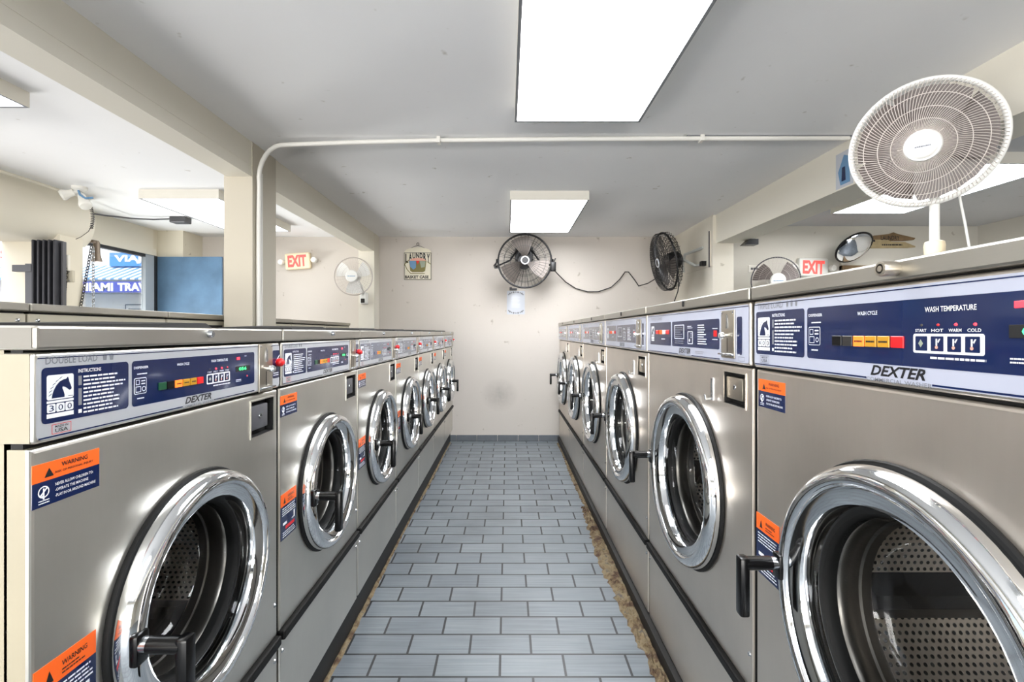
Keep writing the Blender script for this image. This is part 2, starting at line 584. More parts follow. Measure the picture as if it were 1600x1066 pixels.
    def frame(self, x0, x1, z0, z1, y, t, mat):
        self.rrect(x0, x1, z1 - t, z1, y, mat, 0); self.rrect(x0, x1, z0, z0 + t, y, mat, 0)
        self.rrect(x0, x0 + t, z0 + t, z1 - t, y, mat, 0); self.rrect(x1 - t, x1, z0 + t, z1 - t, y, mat, 0)
        return self
    def text(self, s, x0, z0, h, y, mat, w=None, shear=0.0, center=False, bold=0.012):
        vs, fs, asp = text_geo(s, shear, bold)
        w = w or asp * h
        if center:
            x0 -= w / 2
        return self.add([(x0 + a * w, y, z0 + b * h) for a, b in vs], fs, mat)
    def build(self, name, parent=None, kind=None, label=None):
        me = bpy.data.meshes.new(name)
        me.from_pydata(self.v, [], self.f)
        mats = []
        for m in self.m:
            if m not in mats:
                mats.append(m)
        for m in mats:
            me.materials.append(MAT[m] if isinstance(m, str) else m)
        idx = {m: i for i, m in enumerate(mats)}
        me.polygons.foreach_set('material_index', [idx[m] for m in self.m])
        me.polygons.foreach_set('use_smooth', self.s)
        me.update()
        if any(self.s) and not all(self.s) or any(self.s):
            try:
                me.set_sharp_from_angle(angle=math.radians(40))
            except Exception:
                pass
        o = bpy.data.objects.new(name, me)
        COL.objects.link(o)
        if parent:
            o.parent = parent
        if kind:
            o['kind'] = kind
        if label:
            o['label'] = label
        return o

def tag(o, label, cat, group=None):
    o['label'] = label; o['category'] = cat
    if group:
        o['group'] = group
    return o

def thing(name, label, cat, loc=(0, 0, 0), rz=0.0, group=None):
    o = bpy.data.objects.new(name, None)
    o.empty_display_size = 0.05
    o.location = loc
    o.rotation_euler = (0, 0, rz)
    COL.objects.link(o)
    return tag(o, label, cat, group)

def kids(o):
    return [c for c in bpy.data.objects if c.parent == o]

def copy_tree(o, parent=None):
    c = o.copy()
    COL.objects.link(c)
    if parent:
        c.parent = parent
    for ch in kids(o):
        copy_tree(ch, c)
    return c

def struct(name, mb):
    return mb.build(name, kind='structure')

def at(px, py, d):
    """a point of the place seen at pixel (px, py), d metres ahead"""
    return Vector(((px - 793) * d / 750.0, d, EYE + (520 - py) * d / 750.0))

CEIL = 2.342
WALLY = 5.5

# ------------------------------------------------------------------ the setting
struct('floor', MB().box(-3.9, 5.0, -5.6, 5.7, -0.12, 0.0, 'floor'))
struct('ceiling', MB().box(-3.9, 2.05, -5.6, 5.7, CEIL, CEIL + 0.12, 'ceil'))
struct('ceiling_right', MB().box(2.05, 5.0, -5.6, 5.7, CEIL, CEIL + 0.12, 'ceil_shaded'))
struct('wall_back', MB().box(-3.9, 2.06, WALLY, WALLY + 0.15, 0, CEIL, 'wall'))
struct('wall_back_right', MB().box(2.06, 5.0, 4.95, 5.1, 0, CEIL, 'rightwall'))
wfr = MB()
wfr.box(-3.9, 5.0, -5.6, -5.45, 0, 0.2, 'cream')
wfr.box(-3.9, 5.0, -5.6, -5.45, 2.1, CEIL, 'cream')
wfr.box(-3.9, -3.6, -5.6, -5.45, 0.2, 2.1, 'cream')
wfr.box(1.8, 5.0, -5.6, -5.45, 0.2, 2.1, 'cream')
for xx in (-1.8, 0.0):
    wfr.box(xx - 0.03, xx + 0.03, -5.57, -5.48, 0.2, 2.1, 'alu')
struct('wall_front', wfr)
struct('wall_right', MB().box(4.85, 5.0, -5.45, 4.95, 0, CEIL, 'rightwall'))
struct('wall_side', MB().box(1.915, 2.11, 4.48, WALLY, 0, CEIL, 'stubwall'))
w = MB()
w.box(-3.9, -3.77, -5.45, 1.2, 0, 0.2, 'cream')
w.box(-3.9, -3.77, -5.45, 1.2, 2.1, CEIL, 'cream')
w.box(-3.9, -3.77, -5.45, -4.9, 0.2, 2.1, 'cream')
w.box(-3.9, -3.77, 1.1, 1.2, 0.2, 2.1, 'cream')
for yy in (-3.4, -1.8, -0.2):
    w.box(-3.87, -3.80, yy - 0.03, yy + 0.03, 0.2, 2.1, 'alu')
w.box(-3.9, -3.77, 3.9, 5.11, 0, 0.7, 'cream')
w.box(-3.9, -3.77, 3.9, 5.11, 2.06, CEIL, 'beam')
w.box(-3.9, -3.77, 5.11, WALLY, 0, CEIL, 'cream')
w.box(-3.9, -3.45, 3.70, 3.90, 0, 2.0, 'cream')
struct('wall_left', w)
# thick rounded beam over the gate bay
w = MB()
prof = [(-3.9, CEIL), (-3.47, CEIL), (-3.445, 2.28), (-3.43, 2.20), (-3.428, 2.12), (-3.44, 2.06), (-3.465, 2.0), (-3.51, 1.955), (-3.6, 1.945), (-3.9, 1.945)]
n = len(prof)
vs = [(x, 1.0, z) for x, z in prof] + [(x, 3.99, z) for x, z in prof]
w.add(vs, [(i, i + 1, n + i + 1, n + i) for i in range(n - 1)], 'beam', True)
w.add(vs, [tuple(range(n)), tuple(range(n, 2 * n))[::-1]], 'beam')
struct('trim_1', w)
w = MB()
w.box(-3.77, -3.74, 3.99, 5.11, 2.06, 2.13, 'beam')
struct('trim_2', w)
struct('wall_pilaster', MB().box(-3.77, -3.495, 5.17, WALLY, 0, CEIL, 'cream'))
struct('wall_pilaster_far', MB().box(-1.646, -1.472, 5.30, WALLY, 0, CEIL, 'beam'))
# beam and column between the two rows on the left
w = MB().box(-1.618, -1.475, -5.45, 5.30, 2.142, CEIL, 'beam')
w.box(-1.4755, -1.4735, -3.0, 2.78, 2.2035, 2.2065, 'beam')
struct('beam_left', w)
struct('column_left', MB().box(-1.634, -1.470, 2.766, 3.047, 0, CEIL, 'column'))
struct('beam_right', MB().box(1.945, 2.18, -5.45, 4.48, 2.076, CEIL, 'beam'))
struct('trim_3', MB().box(1.0, 1.945, 2.668, 2.68, CEIL - 0.006, CEIL, 'greyprint'))
# baseboard tiles along the back wall
w = MB()
for k in range(7):
    w.rbox(-0.82 + k * 0.236, -0.588 + k * 0.236, WALLY - 0.012, WALLY, 0.0, 0.07, 'basetile', 0.003, 1)
struct('baseboard_back', w)
# plinths under the rows
struct('trim_4', MB().box(-1.25, -0.652, 0.64, 5.47, 0.0, 0.135, 'plinth'))
struct('trim_5', MB().box(0.572, 1.25, 0.25, 5.47, 0.0, 0.056, 'plinth'))
struct('trim_6', MB().box(-2.36, -1.72, 0.95, 5.35, 0.0, 0.225, 'plinth'))
# broken floor edge along the right plinth and the thin one on the left
def rubble(xa, xb, y0, y1, ny, nx, amp, h, seed):
    rnd = random.Random(seed)
    vs = []; fs = []
    for i in range(ny + 1):
        y = y0 + (y1 - y0) * i / ny
        x_in = xa + amp * (rnd.random() - 0.5) + amp * 0.8 * math.sin(y * 3.1 + seed)
        for j in range(nx + 1):
            t = j / nx
            z = 0.001 + h * rnd.random() * (0.25 + 0.75 * math.sin(PI * min(1, t * 0.8 + 0.1)))
            if j == 0:
                z = 0.0005
            vs.append((x_in + (xb - x_in) * t, y + (rnd.random() - 0.5) * 0.01, z))
    for i in range(ny):
        for j in range(nx):
            a = i * (nx + 1) + j
            fs.append((a, a + 1, a + nx + 2, a + nx + 1))
    return MB().add(vs, fs, 'rubble')
struct('trim_7', rubble(0.512, 0.572, 0.3, 3.4, 150, 6, 0.022, 0.022, 3))
struct('trim_8', rubble(0.548, 0.572, 3.4, 5.4, 90, 4, 0.010, 0.010, 5))
struct('trim_9', rubble(-0.638, -0.655, 0.6, 5.4, 150, 2, 0.006, 0.012, 8))

# left window: frame and pane
wf = MB()
wf.box(-3.80, -3.755, 4.98, 5.11, 0.7, 2.06, 'alu')
wf.box(-3.80, -3.755, 3.90, 4.98, 2.03, 2.06, 'darkalu')
wf.box(-3.80, -3.755, 3.90, 4.98, 0.7, 0.74, 'alu')
wf.box(-3.79, -3.75, 5.10, 5.12, 0.7, 2.06, 'darkalu')
win = struct('window_1', wf)
MB().box(-3.789, -3.785, 3.90, 4.98, 0.74, 2.03, 'paneglass').build('pane', win)

# ------------------------------------------------------------------ washing machines
HORSE = [(0.13, 0.02), (0.16, 0.20), (0.22, 0.40), (0.32, 0.60), (0.45, 0.76), (0.60, 0.84), (0.72, 0.86), (0.80, 0.96), (0.84, 0.84), (0.86, 0.72),
         (0.92, 0.56), (0.96, 0.42), (0.94, 0.34), (0.86, 0.32), (0.80, 0.38), (0.72, 0.46), (0.64, 0.50), (0.58, 0.52), (0.57, 0.44), (0.62, 0.30), (0.66, 0.14), (0.66, 0.02)]

def horse_logo(mb, x0, x1, z0, z1, y, num, e, blue, lod):
    """white badge with a navy horse head, stripes and the model number"""
    X = lambda u: x0 + (x1 - x0) * u
    Z = lambda v: z0 + (z1 - z0) * v
    mb.rrect(x0, x1, Z(0.42), z1, y - e, 'white', 0.003)
    hz = lambda v: Z(0.445 + v * 0.51)
    mb.poly([(X(0.05 + u * 0.9), hz(v)) for u, v in HORSE], y - 2 * e, blue)
    for k in range(6):     # mane
        u, v = (0.06, 0.12) if k == 0 else [(0.06, 0.12), (0.07, 0.28), (0.12, 0.44), (0.20, 0.60), (0.31, 0.74), (0.44, 0.86)][k]
        mb.poly([(X(u), hz(v)), (X(u + 0.10), hz(v + 0.09)), (X(u + 0.13), hz(v + 0.14)), (X(u + 0.02), hz(v + 0.06))], y - 2 * e, blue)
    mb.rrect(X(0.78), X(0.97), hz(0.03), hz(0.06), y - 2 * e, blue, 0)
    mb.rrect(x0, x1, Z(0.345), Z(0.40), y - e, 'white', 0)
    if num:
        for k, ch in enumerate(num):
            xa = X(0.01 + 0.335 * k); xb = X(0.32 + 0.335 * k)
            mb.rrect(xa, xb, Z(0.125), Z(0.325), y - e, 'white', 0.002)
            mb.text(ch, xa + (xb - xa) * 0.22, Z(0.155), (z1 - z0) * 0.14, y - 2 * e, blue, w=(xb - xa) * 0.56, bold=0.0)
    else:
        mb.rrect(x0, x1, Z(0.13), Z(0.31), y - e, 'white', 0.001)
    mb.rrect(x0, x1, z0, Z(0.10), y - e, 'white', 0)

def lines(mb, x0, x1, z0, z1, n, y, mat='white', ragged=0.35, seed=1):
    """rows of tiny print too small to read, as broken bars"""
    rnd = random.Random(seed)
    p = (z1 - z0) / n
    for k in range(n):
        z = z1 - (k + 0.8) * p
        x = x0
        end = x1 - (x1 - x0) * ragged * rnd.random()
        while x < end:
            w_ = (x1 - x0) * (0.05 + 0.12 * rnd.random())
            mb.rrect(x, min(x + w_, end), z, z + p * 0.42, y, mat, 0)
            x += w_ + (x1 - x0) * 0.018

def warning_sticker(parent, x0, x1, z0, z1, split, kind):
    mb = MB()
    y = -0.0008
    zs = z1 - (z1 - z0) * split
    mb.box(x0, x1, y, 0.0, zs, z1, 'orange')
    mb.box(x0, x1, y, 0.0, z0, zs, 'navy')
    y -= 0.0004
    w_ = x1 - x0; h = z1 - zs
    tri = (x0 + 0.16 * w_, zs + 0.18 * h)
    mb.poly([(tri[0], tri[1]), (tri[0] + 0.13 * w_, tri[1]), (tri[0] + 0.065 * w_, tri[1] + 0.5 * h)], y, 'blackprint')
    if kind == 'top':
        mb.text('WARNING', x0 + 0.40 * w_, zs + 0.55 * h, h * 0.26, y, 'blackprint', w=0.40 * w_)
        mb.text('RISK OF PERSONAL INJURY', x0 + 0.31 * w_, zs + 0.22 * h, h * 0.17, y, 'blackprint', w=0.58 * w_)
        hb = zs - z0
        cx, cz = x0 + 0.15 * w_, z0 + 0.58 * hb
        mb.lathe([(0.062 * w_, 0), (0.078 * w_, 0)], (cx, y, cz), 'white', n=20)
        mb.tube([(cx - 0.045 * w_, y, cz - 0.045 * w_), (cx + 0.045 * w_, y, cz + 0.045 * w_)], 0.0010, 'white', 4)
        mb.tube([(cx, y, cz + 0.045 * w_), (cx, y, cz - 0.01), (cx - 0.02 * w_, y, cz - 0.045 * w_)], 0.0010, 'white', 4)
        for t, zz in (('NEVER ALLOW CHILDREN TO:', 0.68), ('-OPERATE THE MACHINE', 0.45), ('-PLAY IN OR AROUND MACHINE', 0.22)):
            mb.text(t, x0 + 0.31 * w_, z0 + zz * hb, hb * 0.12, y, 'white', w=(0.62 if 'PLAY' in t else 0.58 if 'NEVER' in t else 0.50) * w_)
        lines(mb, x0 + 0.08 * w_, x0 + 0.24 * w_, z0 + 0.10 * hb, z0 + 0.30 * hb, 2, y, seed=4)
    else:
        mb.text('WARNING', x0 + 0.42 * w_, zs + 0.5 * h, h * 0.22, y, 'blackprint', w=0.42 * w_)
        lines(mb, x0 + 0.42 * w_, x0 + 0.85 * w_, zs + 0.16 * h, zs + 0.44 * h, 2, y, 'blackprint', seed=2)
        hb = zs - z0
        lines(mb, x0 + 0.08 * w_, x0 + 0.95 * w_, z0 + 0.70 * hb, z0 + 0.96 * hb, 4, y, seed=5, ragged=0.1)
        mb.poly([(x0 + 0.68 * w_, z0 + 0.44 * hb), (x0 + 0.88 * w_, z0 + 0.44 * hb), (x0 + 0.88 * w_, z0 + 0.66 * hb), (x0 + 0.81 * w_, z0 + 0.66 * hb), (x0 + 0.81 * w_, z0 + 0.48 * hb), (x0 + 0.68 * w_, z0 + 0.47 * hb)], y, 'white')
        mb.rrect(x0 + 0.12 * w_, x0 + 0.36 * w_, z0 + 0.42 * hb, z0 + 0.50 * hb, y, 'white', 0.001)
        mb.rrect(x0 + 0.28 * w_, x0 + 0.86 * w_, z0 + 0.27 * hb, z0 + 0.37 * hb, y, 'red', 0.001)
        lines(mb, x0 + 0.1 * w_, x0 + 0.95 * w_, z0 + 0.05 * hb, z0 + 0.24 * hb, 3, y, seed=6, ragged=0.2)
    return mb.build('warning_sticker', parent, label='orange and navy warning sticker')

def control_panel(root, P, variant):
    """variant: 'navy' keys in colour, 'faded' slate print with reflection put in as colour, 'plain' the simpler printed panel"""
    W, z0, z1 = P['W'], P['pz0'], P['pz1']
    H = z1 - z0
    g = P['gap']
    st = P['steel']
    film = P['film']
    mb = MB()
    mb.rbox(g, W - g, -0.006, 0.05, z0, z1, st, 0.005, 3)
    mb.box(g - 0.0006, g + 0.001, 0.0, 0.05, z0 + 0.002, z1 - 0.002, 'sidepaint' if P.get('exposed') else 'gap')  # inner ends near black, the shade between machines as colour
    y = -0.0066
    X = lambda u: W * u
    Z = lambda v: z0 + H * v
    e = 0.0003
    mb.rrect(X(0.014), X(0.985), Z(0.035), Z(0.965), y, film, 0.008)
    mb.rrect(X(0.016), X(0.983), Z(0.93), Z(0.942), y - e, 'navy', 0)
    blue = 'slate' if variant == 'greyed' else 'navy'
    y1 = y - e; y2 = y - 2 * e; y3 = y - 3 * e; y4 = y - 4 * e
    # lower rule, broken by the maker's name
    mb.rrect(X(0.018), X(0.425), Z(0.045), Z(0.062), y1, 'navy', 0)
    mb.rrect(X(0.565), X(0.80), Z(0.045), Z(0.062), y1, 'navy', 0)
    mb.text('DEXTER', X(0.435), Z(0.085), H * 0.105, y1, 'blackprint', w=X(0.118), shear=0.32, bold=0.03)
    mb.text('COMMERCIAL WASHER', X(0.425), Z(0.025), H * 0.04, y1, 'greyprint', w=X(0.14))
    if variant != 'plain':
        mb.text(P['title'], X(0.032), Z(0.865), H * 0.085, y1, 'greyprint', w=X(0.118))
        for k in range(P['tubs']):
            xx = X(0.165 + 0.018 * k)
            mb.poly([(xx, Z(0.87)), (xx + 0.006, Z(0.87)), (xx + 0.007, Z(0.93)), (xx - 0.001, Z(0.93))], y1, 'greyprint')
            mb.rrect(xx + 0.001, xx + 0.005, Z(0.935), Z(0.95), y1, 'greyprint', 0)
        bz0, bz1 = Z(0.205), Z(0.83)
        BH = bz1 - bz0
        b = lambda v: bz0 + BH * v
        mb.rrect(X(0.024), X(0.236), bz0, bz1, y1, blue, 0.006)
        mb.rrect(X(0.246), X(0.800), bz0, bz1, y1, blue, 0.006)
        horse_logo(mb, X(0.034), X(0.092), b(0.09), b(0.86), y1, P['num'], e, blue, 0)
        mb.text('INSTRUCTIONS', X(0.103), b(0.86), BH * 0.07, y2, 'white', w=X(0.056))
        mb.rrect(X(0.103), X(0.111), b(0.62), b(0.80), y2, 'greyprint', 0)
        mb.rrect(X(0.103), X(0.111), b(0.24), b(0.56), y2, 'greyprint', 0)
        mb.rrect(X(0.103), X(0.111), b(0.09), b(0.16), y2, 'white', 0)
        lines(mb, X(0.115), X(0.228), b(0.06), b(0.82), 10, y2, seed=11, ragged=0.45)
        # dispenser diagram
        mb.text('DISPENSER', X(0.252), b(0.82), BH * 0.055, y2, 'white', w=X(0.046))
        dx0, dx1, dz0, dz1 = X(0.252), X(0.292), b(0.26), b(0.62)
        mb.rrect(dx0, dx1, dz0, dz1, y2, 'white', 0.003)
        mb.rrect(dx0 + 0.0012, dx1 - 0.0012, dz0 + 0.0012, dz1 - 0.0012, y3, blue, 0.002)
        for (ua, ub, va, vb) in ((0.12, 0.42, 0.58, 0.88), (0.10, 0.52, 0.12, 0.48)):
            mb.frame(dx0 + (dx1 - dx0) * ua, dx0 + (dx1 - dx0) * ub, dz0 + (dz1 - dz0) * va, dz0 + (dz1 - dz0) * vb, y4, 0.001, 'white')
        cc = (dx0 + (dx1 - dx0) * 0.76, y4, dz0 + (dz1 - dz0) * 0.30)
        mb.lathe([(0.0032, 0), (0.0044, 0)], cc, 'white', n=16)
        lines(mb, dx0 + (dx1 - dx0) * 0.55, dx1 - 0.003, dz0 + (dz1 - dz0) * 0.55, dz0 + (dz1 - dz0) * 0.9, 2, y4, seed=3)
        lines(mb, X(0.262), X(0.294), b(0.68), b(0.74), 1, y2, seed=9, ragged=0)
        lines(mb, X(0.262), X(0.284), b(0.14), b(0.20), 1, y2, seed=8, ragged=0)
        mb.text('WASH CYCLE', X(0.402), b(0.80), BH * 0.065, y2, 'white', w=X(0.050))
        mb.text('WASH TEMPERATURE', X(0.552), b(0.80), BH * 0.075, y2, 'white', w=X(0.086))
        for k, t in enumerate(('START', 'HOT', 'WARM', 'COLD')):
            mb.text(t, X(0.534 + 0.030 * k), b(0.515), BH * 0.045, y2, 'white', w=X(0.021))
        lines(mb, X(0.562), X(0.652), b(0.12), b(0.19), 1, y2, seed=13, ragged=0)
        mb.rrect(X(0.530), X(0.650), b(0.21), b(0.49), y2, 'white', 0.003)
        for k in range(4):
            xa = X(0.5345 + 0.0288 * k)
            mb.rrect(xa, xa + X(0.0225), b(0.245), b(0.455), y3, 'navy', 0.001)
            xm = xa + X(0.0105)
            if k == 0:
                mb.poly([(xm - 0.004, b(0.35)), (xm, b(0.29)), (xm + 0.004, b(0.35)), (xm, b(0.41))], y4, 'sage')
            else:
                mb.rrect(xm - 0.0012, xm + 0.0012, b(0.31), b(0.42), y4, 'white', 0)
                mb.disc((xm, y4, b(0.30)), 0.0024, 'pink', n=10)
                mb.poly([(xm + 0.003, b(0.36)), (xm + 0.006, b(0.42)), (xm + 0.004, b(0.42)), (xm + 0.0015, b(0.38))], y4, 'white')
        mb.text('ADD', X(0.735), b(0.88), BH * 0.04, y2, 'white')
        lines(mb, X(0.684), X(0.715), b(0.13), b(0.22), 2, y2, seed=14, ragged=0)
        # maker's mark of origin
        mb.frame(X(0.045), X(0.087), Z(0.075), Z(0.185), y1, 0.0007, 'red' if P['red'] else 'blackprint')
        mb.text('MADE IN', X(0.052), Z(0.145), H * 0.025, y1, 'blackprint', w=X(0.028))
        mb.text('USA', X(0.052), Z(0.09), H * 0.043, y1, 'blackprint', w=X(0.028))
    else:
        mb.text('TRIPLE LOAD', X(0.06), Z(0.83), H * 0.075, y1, 'greyprint', w=X(0.17))
        bz0, bz1 = Z(0.22), Z(0.77)
        BH = bz1 - bz0
        b = lambda v: bz0 + BH * v
        mb.rrect(X(0.058), X(0.342), bz0, bz1, y1, 'navy', 0.002)
        mb.rrect(X(0.357), X(0.797), bz0, bz1, y1, 'navy', 0.006)
        horse_logo(mb, X(0.075), X(0.118), b(0.16), b(0.84), y1, '', e, 'navy', 1)
        lines(mb, X(0.22), X(0.27), b(0.24), b(0.32), 1, y2, seed=2, ragged=0)
        mb.rrect(X(0.385), X(0.492), b(0.30), b(0.86), y2, 'white', 0.002)
        mb.rrect(X(0.391), X(0.486), b(0.33), b(0.83), y3, 'navy', 0.001)
        lines(mb, X(0.396), X(0.482), b(0.36), b(0.80), 5, y4, 'greyprint', seed=3)
        lines(mb, X(0.39), X(0.49), b(0.10), b(0.26), 2, y2, 'greyprint', seed=4)
        mb.rrect(X(0.528), X(0.578), b(0.12), b(0.60), y2, 'white', 0.003)
        mb.rrect(X(0.533), X(0.573), b(0.15), b(0.57), y3, 'navy', 0.002)
        mb.disc((X(0.548), y4, b(0.26)), 0.005, 'white', n=12)
        mb.frame(X(0.556), X(0.570), b(0.36), b(0.52), y4, 0.001, 'white')
        lines(mb, X(0.525), X(0.575), b(0.70), b(0.82), 2, y2, seed=5)
        lines(mb, X(0.622), X(0.70), b(0.12), b(0.86), 9, y2, seed=6)
        lines(mb, X(0.745), X(0.785), b(0.66), b(0.72), 1, y2, seed=7, ragged=0)
        lines(mb, X(0.745), X(0.785), b(0.30), b(0.36), 1, y2, seed=7, ragged=0)
        mb.rrect(X(0.754), X(0.78), b(0.42), b(0.62), y2, 'red', 0.001)
        mb.frame(X(0.925), X(0.96), Z(0.06), Z(0.13), y1, 0.0007, 'blackprint')
        lines(mb, X(0.60), X(0.68), Z(0.10), Z(0.17), 2, y1, 'greyprint', seed=8)
    # decal strip by the slot
    if P['left']:
        mb.rrect(X(0.932), X(0.984), Z(0.22), Z(0.83), y2, blue, 0.004)
        lines(mb, X(0.937), X(0.980), Z(0.27), Z(0.36), 2, y3, seed=4)
        mb.poly([(X(0.953), Z(0.56)), (X(0.985), Z(0.70)), (X(0.985), Z(0.73)), (X(0.950), Z(0.58))], y3, 'white')
    else:
        mb.rrect(X(0.915), X(0.946), Z(0.16), Z(0.78), y2, 'navy', 0.005)
    if P['left'] or variant == 'navy':
        for k, (u, v) in enumerate(((0.957, 0.70),)):
            pass
    cp = mb.build('control_panel', root)
    # keys of the wash cycle row
    if variant != 'plain':
        cols = ['green', 'black', 'orangelit', 'amber', 'amber', 'red'] if P['left'] else ['black', 'lifter', 'orangelit', 'amber', 'amber', 'red']
        if variant == 'greyed':
            cols = ['slate', 'slate', 'orange', 'amber', 'amber', 'slate']
        for k, c in enumerate(cols):
            xa = X(0.332 + 0.0305 * k)
            q = MB()
            q.rbox(xa, xa + X(0.0275), y1 - 0.0022, y1, b(0.27), b(0.45), c, 0.0006, 1)
            if k in (2, 3, 4):
                lines(q, xa + 0.003, xa + X(0.0275) - 0.003, b(0.33), b(0.40), 1, y1 - 0.0024, 'blackprint', seed=k, ragged=0)
            q.build('cycle_light', cp)
        d = MB().rbox(X(0.683), X(0.768), y1 - 0.001, y1, b(0.44), b(0.60), 'gap', 0.0004, 1)
        d.text('056', X(0.700), b(0.47), BH * 0.10, y1 - 0.0013, 'led' if variant == 'navy' else 'green', w=X(0.045))
        d.build('display', cp)
        for k in range(4):
            lit = {True: (0, 1, 1, 0), False: (0, 0, 1, 1)}[P['left']][k] and variant == 'navy'
            MB().lathe([(0.0, -0.0016), (0.0014, -0.0013), (0.0020, 0)], (X(0.546 + 0.030 * k), y1, b(0.615)), 'redled' if lit else ('lifter' if k == 0 else 'red'), n=10).build('indicator_light', cp)
        MB().lathe([(0.0, -0.0014), (0.0018, -0.0012), (0.0024, 0)], (X(0.752), y1, b(0.27)), 'red', n=10).build('indicator_light', cp)
        MB().rbox(X(0.690), X(0.706), y1 - 0.001, y1, b(0.80), b(0.88), 'redled' if variant == 'navy' else 'red', 0.0003, 1).build('indicator_light', cp)
    else:
        for k, c in enumerate(('red', 'orange', 'white', 'red')):
            xa = X(0.145 + 0.046 * k)
            MB().rbox(xa, xa + X(0.038), y1 - 0.002, y1, b(0.48), b(0.66), c, 0.0006, 1).build('cycle_light', cp)
    # coin slide
    q = MB()
    cx0, cx1 = (X(0.825), X(0.922)) if P['left'] else (X(0.818), X(0.905))
    cz0, cz1 = (Z(-0.01), Z(0.985)) if P['left'] else (Z(0.09), Z(0.90))
    ch = cz1 - cz0
    q.rbox(cx0, cx1, y - 0.004, y, cz0, cz1, 'plate', 0.0015, 2)
    yy = y - 0.0043
    cm = (cx0 + cx1) / 2
    for sx in (cx0 + 0.006, cx1 - 0.006):
        for sz in (cz0 + 0.006, cz1 - 0.006):
            q.lathe([(0, -0.0015), (0.002, -0.001), (0.0025, 0)], (sx, yy, sz), 'satin', n=8)
    q.rrect(cm - 0.0018, cm + 0.0018, cz0 + ch * 0.12, cz0 + ch * 0.42, yy, 'gap', 0)
    q.prism([(cm - 0.006, cz0 + ch * 0.62), (cm + 0.006, cz0 + ch * 0.62), (cm + 0.004, cz0 + ch * 0.86), (cm, cz0 + ch * 0.92), (cm - 0.004, cz0 + ch * 0.86)], yy - 0.0015, yy, 'satin')
    q.rbox(cx0 - 0.002, cx1 + 0.002, yy - 0.008, yy, cz0 + ch * 0.06, cz0 + ch * 0.10, 'satin', 0.001, 1)
    cs = q.build('coin_slide', cp)
    MB().lathe([(0, -0.022), (0.007, -0.021), (0.0095, -0.016), (0.0085, -0.010), (0.004, -0.007), (0.004, 0)], (cm, yy, cz0 + ch * 0.47), 'chrome', n=18).build('slide_knob', cs)
    if P['left']:
        MB().lathe([(0, -0.018), (0.006, -0.0175), (0.0105, -0.013), (0.0115, -0.006), (0.010, 0)], (X(0.968), y3, Z(0.56)), 'red', n=20).build('push_button', cp, label='round red push button')
    return cp

